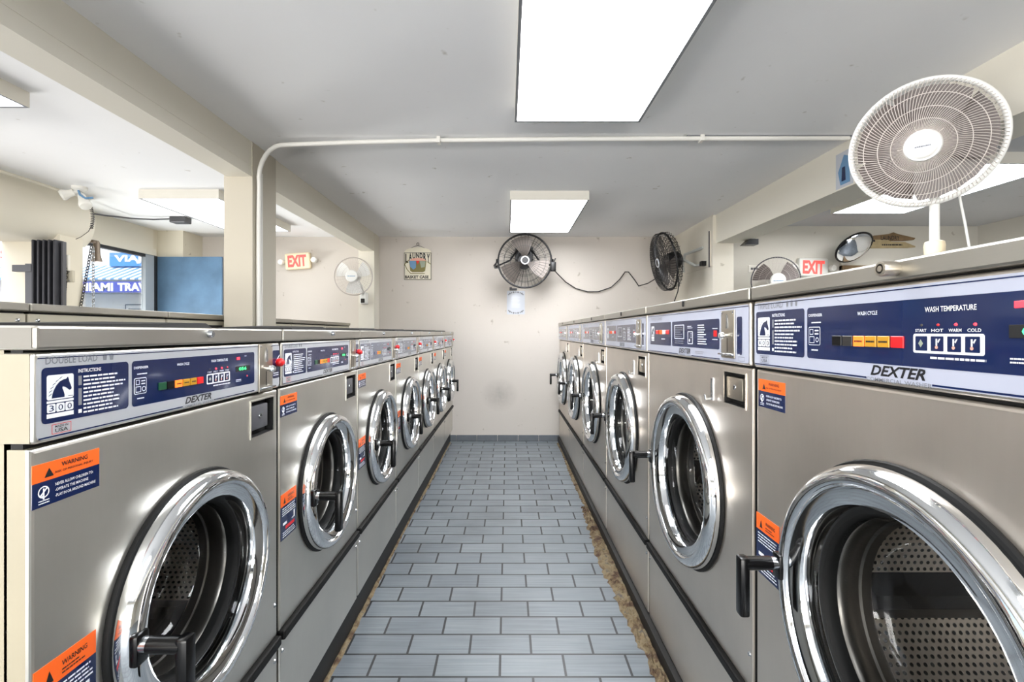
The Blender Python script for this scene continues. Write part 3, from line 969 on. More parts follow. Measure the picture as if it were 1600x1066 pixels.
def washer(P, label, variant, top_sticker=True, side_sticker=True, hook=False):
    W, g = P['W'], P['gap']
    R, cz = P['R'], P['cz']
    cx = W / 2
    st = P['steel']
    root = thing('washing_machine', label, 'washing machine', group=P['group'])
    D = P['depth']
    side = 'sidepaint' if P.get('exposed') else 'gap'  # unexposed sides coloured near black to stand in for shade between machines
    # carcass behind the stainless front
    mb = MB()
    mb.box(g + 0.002, W - g - 0.002, 0.036, D, P['zbot'], P['lz0'], side, skip='f')
    mb.build('carcass', root)
    # front panel with the round door opening and the coin box recess
    mb = MB()
    x0, x1, z0, z1 = g, W - g, P['zseam'] + 0.012, P['zbt']
    b = 0.006
    a0, a1, c0, c1 = x0 + b, x1 - b, z0 + b, z1 - b
    hx0, hx1, hz0, hz1 = P['coin']
    zs = hz0 - 0.003
    # strip with the rectangular recess
    xs = [a0, hx0, hx1, a1]; zz = [zs, hz0, hz1, c1]
    for i in range(3):
        for j in range(3):
            if (i, j) != (1, 1):
                mb.add([(xs[i], 0, zz[j]), (xs[i + 1], 0, zz[j]), (xs[i + 1], 0, zz[j + 1]), (xs[i], 0, zz[j + 1])], [(0, 1, 2, 3)], st)
    r = R * 0.80
    angs = sorted(set([2 * PI * k / 64 for k in range(64)] + [math.atan2(q - cz, p - cx) % (2 * PI) for p in (a0, a1) for q in (c0, zs)]))
    inn = []; out = []
    for a in angs:
        ca, sa = math.cos(a), math.sin(a)
        t = min([((a1 if ca > 0 else a0) - cx) / ca if abs(ca) > 1e-9 else 1e9, ((zs if sa > 0 else c0) - cz) / sa if abs(sa) > 1e-9 else 1e9])
        out.append((cx + t * ca, 0, cz + t * sa)); inn.append((cx + r * ca, 0, cz + r * sa))
    n = len(angs)
    mb.add(inn + out, [(i, (i + 1) % n, n + (i + 1) % n, n + i) for i in range(n)], st)
    # rounded rim and return flange
    ring = lambda i, y_: [(x0 + i, y_, z0 + i), (x1 - i, y_, z0 + i), (x1 - i, y_, z1 - i), (x0 + i, y_, z1 - i)]
    loops = [ring(b, 0), ring(b * 0.45, 0.0008), ring(b * 0.12, b * 0.4), ring(0, b), ring(0, 0.03)]
    for k, (la, lb) in enumerate(zip(loops, loops[1:])):
        mb.add(la + lb, [(i, (i + 1) % 4, 4 + (i + 1) % 4, 4 + i) for i in range(4)], side if k == 3 else st)
    mb.build('front_panel', root)
    # coin box
    mb = MB()
    dep = 0.022
    vs = [(hx0, 0, hz0), (hx1, 0, hz0), (hx1, 0, hz1), (hx0, 0, hz1), (hx0, dep, hz0), (hx1, dep, hz0), (hx1, dep, hz1), (hx0, dep, hz1)]
    mb.add(vs, [(0, 4, 5, 1), (1, 5, 6, 2), (2, 6, 7, 3), (3, 7, 4, 0), (4, 7, 6, 5)], 'gap')
    t = 0.0035
    for (p0, p1, q0, q1) in ((hx0 - t, hx1 + t, hz1, hz1 + t), (hx0 - t, hx1 + t, hz0 - t, hz0), (hx0 - t, hx0, hz0, hz1), (hx1, hx1 + t, hz0, hz1)):
        mb.box(p0, p1, -0.002, 0.002, q0, q1, st)
    cb = mb.build('coin_box', root)
    q = MB()
    px1 = hx0 + (hx1 - hx0) * 0.80
    q.rbox(hx0 + 0.004, px1, 0.003, dep, hz0 + (hz1 - hz0) * 0.17, hz0 + (hz1 - hz0) * 0.86, P['coinplate'], 0.003, 2)
    q.lathe([(0.0035, -0.002), (0.0065, -0.002), (0.007, 0)], ((hx0 + px1) / 2 + 0.006, 0.003, (hz0 + hz1) / 2 + 0.004), 'satin', n=16)
    q.disc(((hx0 + px1) / 2 + 0.006, 0.0028, (hz0 + hz1) / 2 + 0.004), 0.0036, 'gap', n=12)
    q.build('vault_door', cb)
    # lower access panel with its black edge strip and screws
    mb = MB()
    mb.rbox(g, W - g, 0.0, 0.03, P['zbot'], P['zseam'] - 0.012, st, 0.004, 2)
    mb.build('access_panel', root)
    MB().rbox(g, W - g, -0.014, 0.02, P['zseam'] - 0.014, P['zseam'] + 0.012, 'rubber', 0.005, 2).build('edge_strip', root)
    for sx, sz in ((W - 0.022, P['zseam'] - 0.05), (W - 0.022, P['zseam'] + 0.10), (0.022, P['zseam'] - 0.05)):
        MB().lathe([(0, -0.004), (0.004, -0.0035), (0.006, 0)], (sx, 0, sz), 'satin', n=12).build('screw', root)
    # dark strips added behind the joints, shade put in as colour
    MB().box(g + 0.004, W - g - 0.004, 0.024, 0.029, P['zbot'] + 0.01, P['lz0'], 'gap', skip='').build('inner_frame', root) if False else None
    mb = MB()
    mb.box(g + 0.003, W - g - 0.003, 0.012, 0.028, P['zbt'] - 0.004, P['pz0'] + 0.006, 'gap')
    mb.box(g + 0.003, W - g - 0.003, 0.012, 0.028, P['pz1'] - 0.006, P['lz0'] + 0.004, 'gap')
    mb.build('joint_shade', root)
    # lid
    lid = MB().rbox(g * 0.6, W - g * 0.6, -0.012, D, P['lz0'], P['lz1'], 'steel_lid', 0.004, 2).box(g * 0.6 - 0.0006, g * 0.6 + 0.001, -0.006, D - 0.01, P['lz0'] + 0.003, P['lz1'] - 0.003, 'endcap' if P.get('exposed') else 'gap').build('lid', root)  # inner lid ends also carry the gap shade as colour
    lx = W / 2 + (0.0 if not P['left'] else 0.02)
    lz = (P['lz0'] + P['lz1']) / 2 + (0.002 if not P['left'] else 0.004)
    if P['left']:
        MB().lathe([(0, -0.010), (0.006, -0.0095), (0.0075, -0.006), (0.0075, 0)], (lx, -0.012, lz), 'satin', n=16).build('lid_lock', lid)
        hm = MB()
        hm.add([(0.20, 0.05, P['lz1']), (0.48, 0.05, P['lz1']), (0.48, 0.30, P['lz1']), (0.20, 0.30, P['lz1']),
                (0.21, 0.06, P['lz1'] + 0.006), (0.47, 0.06, P['lz1'] + 0.012), (0.47, 0.29, P['lz1'] + 0.016), (0.21, 0.29, P['lz1'] + 0.008)],
               [(0, 1, 5, 4), (1, 2, 6, 5), (2, 3, 7, 6), (3, 0, 4, 7), (4, 5, 6, 7)], 'gap')
        hm.build('dispenser_flap', root, label='black soap dispenser flap')
    elif P['biglock']:
        q = MB()
        q.lathe([(0.0, -0.024), (0.0045, -0.024), (0.0046, -0.0215), (0.0072, -0.0215), (0.0073, -0.024), (0.0105, -0.0235), (0.0115, -0.022), (0.0115, 0)], (lx, -0.012, lz), 'plate', n=24)
        q.lathe([(0.0047, -0.0218), (0.0071, -0.0218)], (lx, -0.012, lz), 'gap', n=24)
        q.build('lid_lock', lid)
    else:
        MB().rbox(lx - 0.006, lx + 0.006, -0.016, -0.010, lz - 0.010, lz + 0.010, 'gap', 0.003, 2).build('lid_lock', lid)
    control_panel(root, P, variant)
    # door
    c = (cx, 0, cz)
    prof = [(R * 0.985, -0.002), (R, -0.010), (R, -0.020), (R * 0.99, -0.031), (R * 0.965, -0.040), (R * 0.93, -0.045), (R * 0.895, -0.045), (R * 0.875, -0.041), (R * 0.868, -0.034),
            (R * 0.858, -0.036), (R * 0.80, -0.033), (R * 0.765, -0.029), (R * 0.75, -0.020), (R * 0.742, 0.0), (R * 0.735, 0.03)]
    door = MB().lathe(prof, c, 'chrome', n=96).build('door', root)
    MB().lathe([(R * 1.022, 0.0), (R * 1.026, -0.004), (R * 1.018, -0.008), (R * 0.99, -0.008)], c, 'rubber', n=72).build('gasket', root)
    MB().lathe([(R * 0.742, 0.004), (R * 0.715, 0.006), (R * 0.700, 0.016), (R * 0.695, 0.034)], c, 'rubber', n=72).build('door_seal', door)
    MB().lathe([(R * 0.695, 0.030), (R * 0.685, 0.034), (R * 0.680, 0.050), (R * 0.690, 0.054), (R * 0.690, 0.070), (R * 0.675, 0.073), (R * 0.672, 0.090)], c, 'collar', n=72).build('tub_collar', root)
    MB().lathe([(R * 0.69, 0.012), (R * 0.665, 0.04), (R * 0.645, 0.075), (R * 0.60, 0.098), (R * 0.50, 0.112), (R * 0.25, 0.120), (0.0005, 0.122)], c, 'doorglass', n=64).build('door_glass', door)
    # handle on the viewer's left of the ring
    q = MB()
    hx, hz = cx - R * 0.93, cz + 0.012
    q.rbox(hx - 0.014, hx + 0.014, -0.050, -0.036, hz - 0.03, hz + 0.02, 'black', 0.004, 2)
    q.tube([(hx, -0.045, hz), (hx, -0.062, hz)], 0.0125, 'satin', 16)
    q.tube([(hx, -0.060, hz), (hx, -0.112, hz)], 0.0135, 'black', 16)
    q.rbox(hx - 0.0125, hx + 0.0125, -0.126, -0.106, hz - 0.105, hz + 0.0145, 'black', 0.005, 2)
    q.build('handle', door)
    # drum behind the glass
    Rd = R * 0.98
    key = P['left']
    if key not in PERF:
        PERF[key] = (perforated('perforated drum wall', (206, 196, 186), True, cx, cz), perforated('perforated drum back', (206, 196, 186), False, cx, cz))
    pw, pb = PERF[key]
    mb = MB()
    mb.lathe([(R * 0.672, 0.088), (R * 0.69, 0.094), (R * 0.75, 0.098), (Rd, 0.104)], c, 'drumgray', n=64)
    mb.lathe([(Rd, 0.104), (Rd, 0.38)], c, pw, n=64)
    mb.lathe([(Rd, 0.38), (Rd * 0.97, 0.394), (R * 0.90, 0.396)], c, 'drumgray', n=64)
    mb.lathe([(R * 0.90, 0.396), (0.0005, 0.400)], c, pb, n=64)
    drum = mb.build('drum', root)
    for a in (192, 312, 72):
        a = math.radians(a)
        q = MB()
        ca, sa = math.cos(a), math.sin(a)
        tx, tz = -sa, ca
        pts = [(Rd, -0.045), (Rd - 0.05, -0.012), (Rd - 0.05, 0.012), (Rd, 0.045)]
        v1 = [(cx + ca * p + tx * s, 0.125, cz + sa * p + tz * s) for p, s in pts]
        v2 = [(cx + ca * p + tx * s, 0.378, cz + sa * p + tz * s) for p, s in pts]
        q.add(v1 + v2, [(0, 1, 5, 4), (1, 2, 6, 5), (2, 3, 7, 6), (0, 3, 2, 1), (4, 5, 6, 7)], 'lifter')
        q.build('lifter', drum)
    if top_sticker:
        warning_sticker(root, *P['st1'], 0.42, 'top')
    if side_sticker:
        warning_sticker(root, *P['st2'], 0.27, 'side')
    if hook:
        q = MB()
        hx, hz = P['coin'][0] - 0.085, P['coin'][2] + 0.03
        q.box(hx, hx + 0.016, -0.002, 0, hz - 0.035, hz + 0.03, 'satin')
        q.tube([(hx + 0.008, -0.002, hz - 0.03), (hx + 0.008, -0.02, hz - 0.034), (hx + 0.008, -0.022, hz - 0.018)], 0.003, 'chrome', 8)
        q.build('hook', root)
    return root

PL = dict(left=True, W=0.69, gap=0.008, depth=0.66, zbot=0.14, zseam=0.41, zbt=1.088, pz0=1.0945, pz1=1.2155, lz0=1.219, lz1=1.2515, cz=0.737, R=0.222,
          coin=(0.549, 0.660, 0.984, 1.072), steel='steel_l', film='silver', title='DOUBLE LOAD', tubs=2, num='300', red=True, coinplate='gatepost', biglock=False,
          st1=(0.010, 0.114, 1.008, 1.066), st2=(0.012, 0.108, 0.665, 0.792), group='double-load washers in the left row')
PR = dict(left=False, W=0.8645, gap=0.009, depth=0.70, zbot=0.06, zseam=0.357, zbt=1.155, pz0=1.161, pz1=1.3165, lz0=1.320, lz1=1.351, cz=0.764, R=0.272,
          coin=(0.7045, 0.8215, 1.052, 1.137), steel='steel_r', film='pale', title='TRIPLE LOAD', tubs=3, num='400', red=False, coinplate='plate', biglock=False,
          st1=(0.020, 0.127, 1.070, 1.134), st2=(0.010, 0.105, 0.68, 0.818), group='triple-load washers in the right row')

XL, XR = -0.625, 0.592
L0 = 0.62
ordl = ['nearest washer of the left row, with deep blue panel and bare cream side',
        'second washer from the near end of the left row, with blue panel',
        'third washer from the near end of the left row, with greyish panel',
        'middle washer of the seven stainless ones in the left row',
        'third washer from the back wall in the left row',
        'second washer from the back wall in the left row',
        'last washer of the left row, in the corner at the back wall']
protoL = washer(dict(PL, exposed=True), 'stainless double-load ' + ordl[0], 'navy')
protoLb = washer(PL, 'stainless double-load ' + ordl[1], 'navy')
protoLf = washer(PL, 'stainless double-load ' + ordl[2], 'greyed')
for i in range(7):
    if i == 0:
        o = protoL
    elif i == 2:
        o = protoLf
    elif i == 1:
        o = protoLb
    else:
        o = copy_tree(protoLf)
    o.location = (XL, L0 + 0.69 * i, 0)
    o.rotation_euler = (0, 0, PI / 2)
    o['label'] = 'stainless double-load ' + ordl[i]

PR1 = dict(PR, biglock=True)
ordr = ['nearest washer of the right row, with two orange warning stickers',
        'second washer from the near end of the right row, with metal coin slide',
        'third washer from the near end of the right row',
        'third washer from the back wall in the right row',
        'second washer from the back wall in the right row',
        'last washer of the right row, against the back wall']
r1 = washer(PR1, 'triple-load ' + ordr[0], 'navy')
r2 = washer(PR, 'triple-load ' + ordr[1], 'plain', top_sticker=False, side_sticker=False, hook=True)
for i in range(6):
    o = r1 if i == 0 else r2 if i == 1 else copy_tree(r2)
    o.location = (XR, 1.15 + 0.865 * i, 0)
    o.rotation_euler = (0, 0, -PI / 2)
    o['label'] = 'triple-load ' + ordr[i]

# the row behind, seen from its back over the lids of the left row
def back_washer():
    root = thing('washing_machine', 'x', 'washing machine', group='washers of the row behind the left row')
    W = 0.685
    MB().rbox(0.004, W - 0.004, 0.0, 0.64, 0.225, 1.308, 'paint', 0.004, 1).build('carcass', root)
    MB().rbox(0.002, W - 0.002, -0.01, 0.66, 1.316, 1.345, 'steel_lid', 0.004, 2).build('lid', root)
    MB().box(0.01, W - 0.01, 0.004, 0.63, 1.305, 1.318, 'gap').build('joint_shade', root)  # dark slab added under the lid, shade put in as colour
    MB().rbox(0.24, 0.46, -0.004, 0.004, 1.262, 1.285, 'gap', 0.002, 1).build('vent_slot', root)
    for sx in (0.035, W - 0.035):
        MB().lathe([(0, -0.006), (0.005, -0.005), (0.007, 0)], (sx, 0.0, 1.285), 'satin', n=12).build('screw', root)
    return root
bw = back_washer()
names = ['cream-backed washer of the rear left row, cut by the left edge of the photo',
         'cream-backed washer of the rear left row, below the dark folding gate',
         'cream-backed washer of the rear left row, below the blue board',
         'cream-backed washer of the rear left row, just behind the white column',
         'cream-backed washer of the rear left row, below the cream exit sign',
         'cream-backed washer of the rear left row, last before the back wall']
for i in range(6):
    o = bw if i == 0 else copy_tree(bw)
    o.location = (-1.68, 0.995 + 0.685 * i, 0)
    o.rotation_euler = (0, 0, PI / 2)
    o['label'] = names[i]

# ------------------------------------------------------------------ ceiling lights
def ceiling_light(x0, x1, y0, y1, label, lens='diffuser'):
    t = thing('ceiling_light', label, 'ceiling light', ((x0 + x1) / 2, (y0 + y1) / 2, CEIL), group='box ceiling lights')
    hx, hy = (x1 - x0) / 2, (y1 - y0) / 2
    h = 0.07; e = 0.012
    mb = MB()
    vs = []
    for z, ix in ((0.0, 0.0), (-h, 0.0), (-h, e), (-h + 0.008, e)):
        vs += [(-hx + ix, -hy + ix, z), (hx - ix, -hy + ix, z), (hx - ix, hy - ix, z), (-hx + ix, hy - ix, z)]
    fs = []
    for k in range(3):
        fs += [(4 * k + i, 4 * k + (i + 1) % 4, 4 * k + 4 + (i + 1) % 4, 4 * k + 4 + i) for i in range(4)]
    mb.add(vs, fs[:4], 'fixture')
    mb.add(vs, fs[4:], 'fixrim')
    mb.build('housing', t)
    MB().box(-hx + e, hx - e, -hy + e, hy - e, -h + 0.004, -h + 0.010, lens).build('diffuser', t)
    return t
ceiling_light(0.035, 0.648, 1.12, 2.35, 'large lit ceiling light panel over the aisle, nearest the camera')
ceiling_light(0.02, 0.633, 3.72, 4.94, 'lit ceiling light box over the far end of the aisle')
ceiling_light(0.035, 0.648, -1.6, -0.38, 'lit ceiling light box over the aisle behind the camera')
ceiling_light(-2.83, -2.215, 3.68, 4.90, 'lit ceiling light box behind the left column', 'dimdiffuser')
ceiling_light(-2.80, -2.19, 0.98, 2.20, 'ceiling light box cut by the left edge of the photo', 'dimdiffuser')
ceiling_light(0.035, 0.648, -4.3, -3.08, 'ceiling light box over the aisle farthest behind the camera')
ceiling_light(-2.80, -2.19, -1.7, -0.48, 'ceiling light box in the left bay behind the camera', 'dimdiffuser')
ceiling_light(2.80, 3.43, 2.92, 4.16, 'lit ceiling light box in the right room behind the white fan')

# ------------------------------------------------------------------ conduit on the ceiling and column
mb = MB()
zc = CEIL - 0.018
pts = [(1.9, 2.672, zc), (1.1, 2.674, zc), (0.4, 2.68, zc), (-0.4, 2.69, zc - 0.004), (-0.9, 2.70, zc - 0.012), (-1.28, 2.71, zc - 0.022)]
for k in range(1, 8):
    a = PI / 2 * k / 7
    pts.append((-1.28 - 0.165 * math.sin(a), 2.71 + 0.012 * k, zc - 0.022 - 0.20 * (1 - math.cos(a))))
pts += [(-1.452, 2.80, 1.9), (-1.452, 2.80, 1.30), (-1.452, 2.80, 0.4)]
mb.tube(pts, 0.0125, 'conduit', 10)
con = tag(mb.build('conduit_pipe'), 'white conduit pipe across the ceiling bending down the left column', 'pipe')
for p in ((1.08, 2.674, zc), (-0.385, 2.69, zc - 0.004)):
    MB().box(p[0] - 0.010, p[0] + 0.010, p[1] - 0.022, p[1] + 0.022, p[2] - 0.018, p[2] + 0.016, 'conduit').build('strap', con)
mb = MB()
mb.tube([(-1.456, 2.835, 2.18), (-1.456, 2.835, 1.9), (-1.456, 2.835, 0.4)], 0.010, 'conduit', 10)
tag(mb.build('conduit_pipe'), 'thin white pipe running down the left column beside the thicker conduit', 'pipe')

# ------------------------------------------------------------------ fans
def orient(pos, normal, up=(0, 0, 1)):
    """matrix whose -Y axis points along normal (the fan's front)"""
    y = -Vector(normal).normalized()
    x = y.cross(Vector(up)).normalized()
    z = x.cross(y).normalized()
    m = Matrix.Identity(4)
    for i in range(3):
        m[i][0], m[i][1], m[i][2], m[i][3] = x[i], y[i], z[i], pos[i]
    return m

def cage(root, T, R, depth, n, rings, wire, rim, mat_wire, mat_rim, swirl=0.0, dome=0.035, hub=0.2):
    def P(r, ang, front):
        t = r / R
        y = -depth / 2 - dome * (1 - t ** 2.5) if front else depth / 2 + dome * (1 - t ** 2.5)
        return (r * math.cos(ang), y, r * math.sin(ang))
    for front in (True, False):
        mb = MB(); mb.T = T
        for k in range(n if front else n // 2):
            a0 = 2 * PI * k / (n if front else n // 2)
            pts = []
            for i in range(7):
                r = R * (hub + (1 - hub) * i / 6)
                pts.append(P(r, a0 + swirl * (1 - i / 6) * (1 if front else -1), front))
            pts.append((R * math.cos(a0), 0, R * math.sin(a0)))
            mb.tube(pts, wire, mat_wire, 4, caps=False)
        for rr in rings:
            mb.tube([P(R * rr, 2 * PI * k / 48, front) for k in range(48)], wire * 1.15, mat_wire, 5, closed=True)
        mb.build('front_grille' if front else 'rear_grille', root)
    mb = MB(); mb.T = T
    mb.tube([(R * math.cos(2 * PI * k / 64), 0, R * math.sin(2 * PI * k / 64)) for k in range(64)], rim, mat_rim, 10, closed=True)
    mb.build('rim', root)

def blades(root, T, R, n, mat, width=0.9, pitch=0.5, a_off=0.0):
    mb = MB(); mb.T = T
    for k in range(n):
        a = 2 * PI * k / n + a_off
        vs = []; fs = []
        for i in range(6):
            r = R * (0.16 + 0.76 * i / 5)
            half = width * (0.34 + 0.18 * math.sin(PI * min(1, 0.15 + i / 8)))
            for j in range(5):
                u = (j / 4 - 0.5) * 2
                ang = a + u * half + 0.18 * i / 5
                vs.append((r * math.cos(ang), u * 0.022 * pitch * 2 * (0.6 + 0.1 * i), r * math.sin(ang)))
        for i in range(5):
            for j in range(4):
                b0 = i * 5 + j
                fs.append((b0, b0 + 1, b0 + 6, b0 + 5))
        n0 = len(vs)
        vs += [(x, y + 0.003, z) for x, y, z in vs]
        fs += [tuple(q + n0 for q in f)[::-1] for f in fs[:20]]
        mb.add(vs, fs, mat, True)
    mb.lathe([(0, -0.03), (R * 0.12, -0.028), (R * 0.16, -0.02), (R * 0.16, 0.02)], (0, 0, 0), mat, n=24)
    mb.build('blades', root)

def solid(root, name, T, fn, label=None):
    mb = MB()
    mb.T = T
    fn(mb)
    return mb.build(name, root, label=label)

# white pedestal fan behind the right row
fc = at(1443, 226, 1.80)
base = Vector((at(1475, 300, 1.80).x, 1.84, 0))
fan = thing('pedestal_fan', 'large white pedestal fan rising behind the nearest right washer', 'fan', base)
Fi = Matrix.Translation(-base)
nrm = Vector((-fc.x - 0.10, -fc.y, EYE - fc.z - 0.15))
T = Fi @ orient(fc, nrm)
Rf = 0.222
cage(fan, T, Rf, 0.075, 110, (0.42, 0.60, 0.80), 0.00125, 0.0105, 'fanwire', 'fanwhite', swirl=0.35, dome=0.03, hub=0.24)
blades(fan, T, Rf, 5, 'fanblade', 1.28)
def cap(mb):
    mb.lathe([(0, -0.080), (0.035, -0.080), (0.042, -0.078), (0.045, -0.074), (0.052, -0.074), (0.056, -0.068), (0.056, -0.060)], (0, 0, 0), 'fanwhite', n=40)
    mb.disc((0, -0.0806, 0), 0.036, 'badge', n=32)
    lines(mb, -0.022, 0.022, -0.006, 0.006, 1, -0.0810, 'greyprint', seed=3, ragged=0)
solid(fan, 'centre_cap', T, cap)
def motor(mb):
    mb.lathe([(0.052, 0.05), (0.060, 0.07), (0.056, 0.13), (0.035, 0.165), (0, 0.17)], (0, 0, 0), 'fanwhite', n=32)
mo = solid(fan, 'motor_housing', T, motor)
back = (orient(fc, nrm) @ Vector((0, 0.11, -0.03)))
mb = MB(); mb.T = Fi
pt = Vector((base.x, base.y, 0))
mb.tube([back, (pt.x, pt.y, back.z - 0.06), (pt.x, pt.y, 1.50)], 0.016, 'fanwhite', 14)
mb.tube([(pt.x, pt.y, 1.52), (pt.x, pt.y, 0.03)], 0.0215, 'fanwhite', 16)
mb.build('pole', fan)
mb = MB(); mb.T = Fi
mb.lathe([(0.022, -0.045), (0.029, -0.042), (0.030, -0.02), (0.033, 0.03), (0.030, 0.045), (0.017, 0.05)], (pt.x, pt.y, 1.545), 'exitbody', n=24, axis='z')
mb.build('height_collar', fan, label='yellowed height collar')
mb = MB(); mb.T = Fi
mb.lathe([(0.19, 0.0), (0.19, 0.018), (0.15, 0.03), (0.03, 0.04), (0.022, 0.06)], (pt.x, pt.y, 0), 'fanwhite', n=40, axis='z')
mb.build('base', fan)
mb = MB(); mb.T = Fi
q0 = at(1498, 300, 1.86); q1 = at(1508, 350, 1.86); q2 = at(1517, 400, 1.86)
mb.tube([back, q0, q1, q2, (q2.x, q2.y, 0.9)], 0.0045, 'fanwhite', 8)
mb.build('cord', fan)

# black wall fan on the back wall
def wall_fan_black(name, label, c, nrm, wall_pt, R, face, wire=0.0016, n=44, rings=(0.35, 0.55, 0.78)):
    t = thing(name, label, 'fan', wall_pt)
    Fi_ = Matrix.Translation(-Vector(wall_pt))
    T_ = Fi_ @ orient(c, nrm)
    cage(t, T_, R, 0.11, n, rings, wire, 0.010, 'fanblack', 'fanblack', dome=0.03, hub=0.2)
    blades(t, T_, R, 3, 'fanbladeb', 0.95, a_off=PI / 2)
    def bd(mb):
        mb.lathe([(0, -0.088), (0.030, -0.088), (0.034, -0.084)], (0, 0, 0), 'fanblack', n=32)
        mb.lathe([(0.034, -0.088), (0.044, -0.088), (0.046, -0.080)], (0, 0, 0), 'badge', n=32)
    solid(t, 'centre_badge', T_, bd, 'black badge in a silver ring')
    def mot(mb):
        mb.lathe([(0.0, 0.03), (0.075, 0.03), (0.082, 0.05), (0.078, 0.13), (0.05, 0.16), (0, 0.165)], (0, 0, 0), 'fanblack', n=32)
    solid(t, 'motor_housing', T_, mot)
    return t, Fi_, T_
c = at(820, 408, 5.20)
wf1, F1, T1 = wall_fan_black('wall_fan', 'round black wall fan on the back wall, facing the aisle', c, (0, -1, -0.03), Vector((c.x, WALLY, c.z + 0.05)), 0.288, 1)
def yoke(mb):
    R = 0.288
    mb.tube([(-R - 0.012, 0.0, 0.02), (-R - 0.03, 0.03, -0.06), (-R * 0.55, 0.10, 0.02), (-0.06, 0.14, 0.17)], 0.010, 'fanblack', 8)
    mb.tube([(R + 0.012, 0.0, 0.02), (R + 0.03, 0.03, -0.06), (R * 0.55, 0.10, 0.02), (0.06, 0.14, 0.17)], 0.010, 'fanblack', 8)
    mb.rbox(-0.065, 0.065, 0.10, 0.20, 0.10, 0.21, 'fanblack', 0.008, 2)
solid(wf1, 'yoke_bracket', T1, yoke)
MB().rbox(-0.10, 0.10, -0.13, 0.0, -0.02, 0.14, 'fanblack', 0.01, 2).build('wall_plate', wf1)
def loop_knob(mb):
    R = 0.288
    mb.tube([(-(R + 0.005), 0, -0.0), (-(R + 0.045), 0.0, -0.05), (-(R + 0.035), 0, -0.075), (-(R - 0.01), 0, -0.07)], 0.008, 'fanblack', 8)
solid(wf1, 'tilt_knob', T1, loop_knob)
def switch_knob(mb):
    R = 0.288
    mb.rbox(R - 0.005, R + 0.05, -0.02, 0.05, -0.11, -0.01, 'fanblack', 0.008, 2)
    mb.tube([(R + 0.02, 0, -0.02), (R + 0.045, 0, 0.03)], 0.007, 'fanblack', 8)
solid(wf1, 'switch_block', T1, switch_knob)
# its cord along the wall
mb = MB()
cp_ = [(864, 420, 5.25), (872, 429, 5.4), (884, 441, 5.46), (900, 451, 5.48), (918, 456, 5.48), (935, 456, 5.48), (955, 449, 5.48), (968, 437, 5.48), (976, 426, 5.48)]
mb.tube([at(*p) for p in cp_], 0.006, 'cable', 8)
tag(mb.build('power_cord'), 'dark power cord sagging along the back wall from the round black fan', 'cord')

# black fan on the side wall, seen edge on
c2 = at(1040, 409, 4.83)
wp2 = Vector((1.915, 4.86, 1.99))
wf2, F2, T2 = wall_fan_black('wall_fan', 'black wall fan seen edge on, bracketed to the side wall', c2, (-0.985, -0.02, -0.19), wp2, 0.288, 1, 0.0024, 72, (0.3, 0.42, 0.54, 0.66, 0.78, 0.9))
mb = MB(); mb.T = F2
hb = (orient(c2, (-0.985, -0.02, -0.19)) @ Vector((0, 0.15, 0.0)))
p = lambda x, y, d: at(x, y, d)
mb.tube([hb, p(1064, 404, 4.82), p(1086, 415, 4.75), p(1096, 414, 4.72), p(1103, 402, 4.68), p(1104, 390, 4.66), p(1099, 387, 4.68), p(1070, 398, 4.95), p(1067, 412, 5.0), p(1068, 426, 5.0)], 0.015, 'fansteel', 8)
mb.build('bracket', wf2, label='aluminium bracket loop')
mb = MB(); mb.T = F2
mb.box(1.906, 1.915, 4.52, 5.12, 1.87, 2.20, 'stubwall')
mb.box(1.898, 1.906, 4.52, 4.535, 1.86, 2.20, 'gatepost')
mb.box(1.86, 1.906, 4.60, 4.65, 1.885, 1.93, 'fanblack')
mb.build('mounting_board', wf2, label='white mounting board')
mb = MB()
mb.tube([at(976, 425, 5.46), at(982, 425, 5.46), at(992, 438, 5.46), at(998, 447, 5.46), at(1012, 443, 5.3), at(1022, 437, 5.1), at(1028, 432, 4.95)], 0.006, 'cable', 8)
tag(mb.build('power_cord'), 'dark power cord dipping from the wall to the edge-on black fan', 'cord')
mb = MB()
mb.tube([at(1060, 432, 4.95), at(1061, 444, 4.97), at(1059, 456, 5.0), at(1054, 470, 5.02), (at(1054, 470, 5.02).x - 0.01, 5.03, 1.2), (1.72, 5.05, 0.01)], 0.006, 'cable', 8)
tag(mb.build('power_cord'), 'dark cord hanging below the edge-on black fan behind the washers', 'cord')

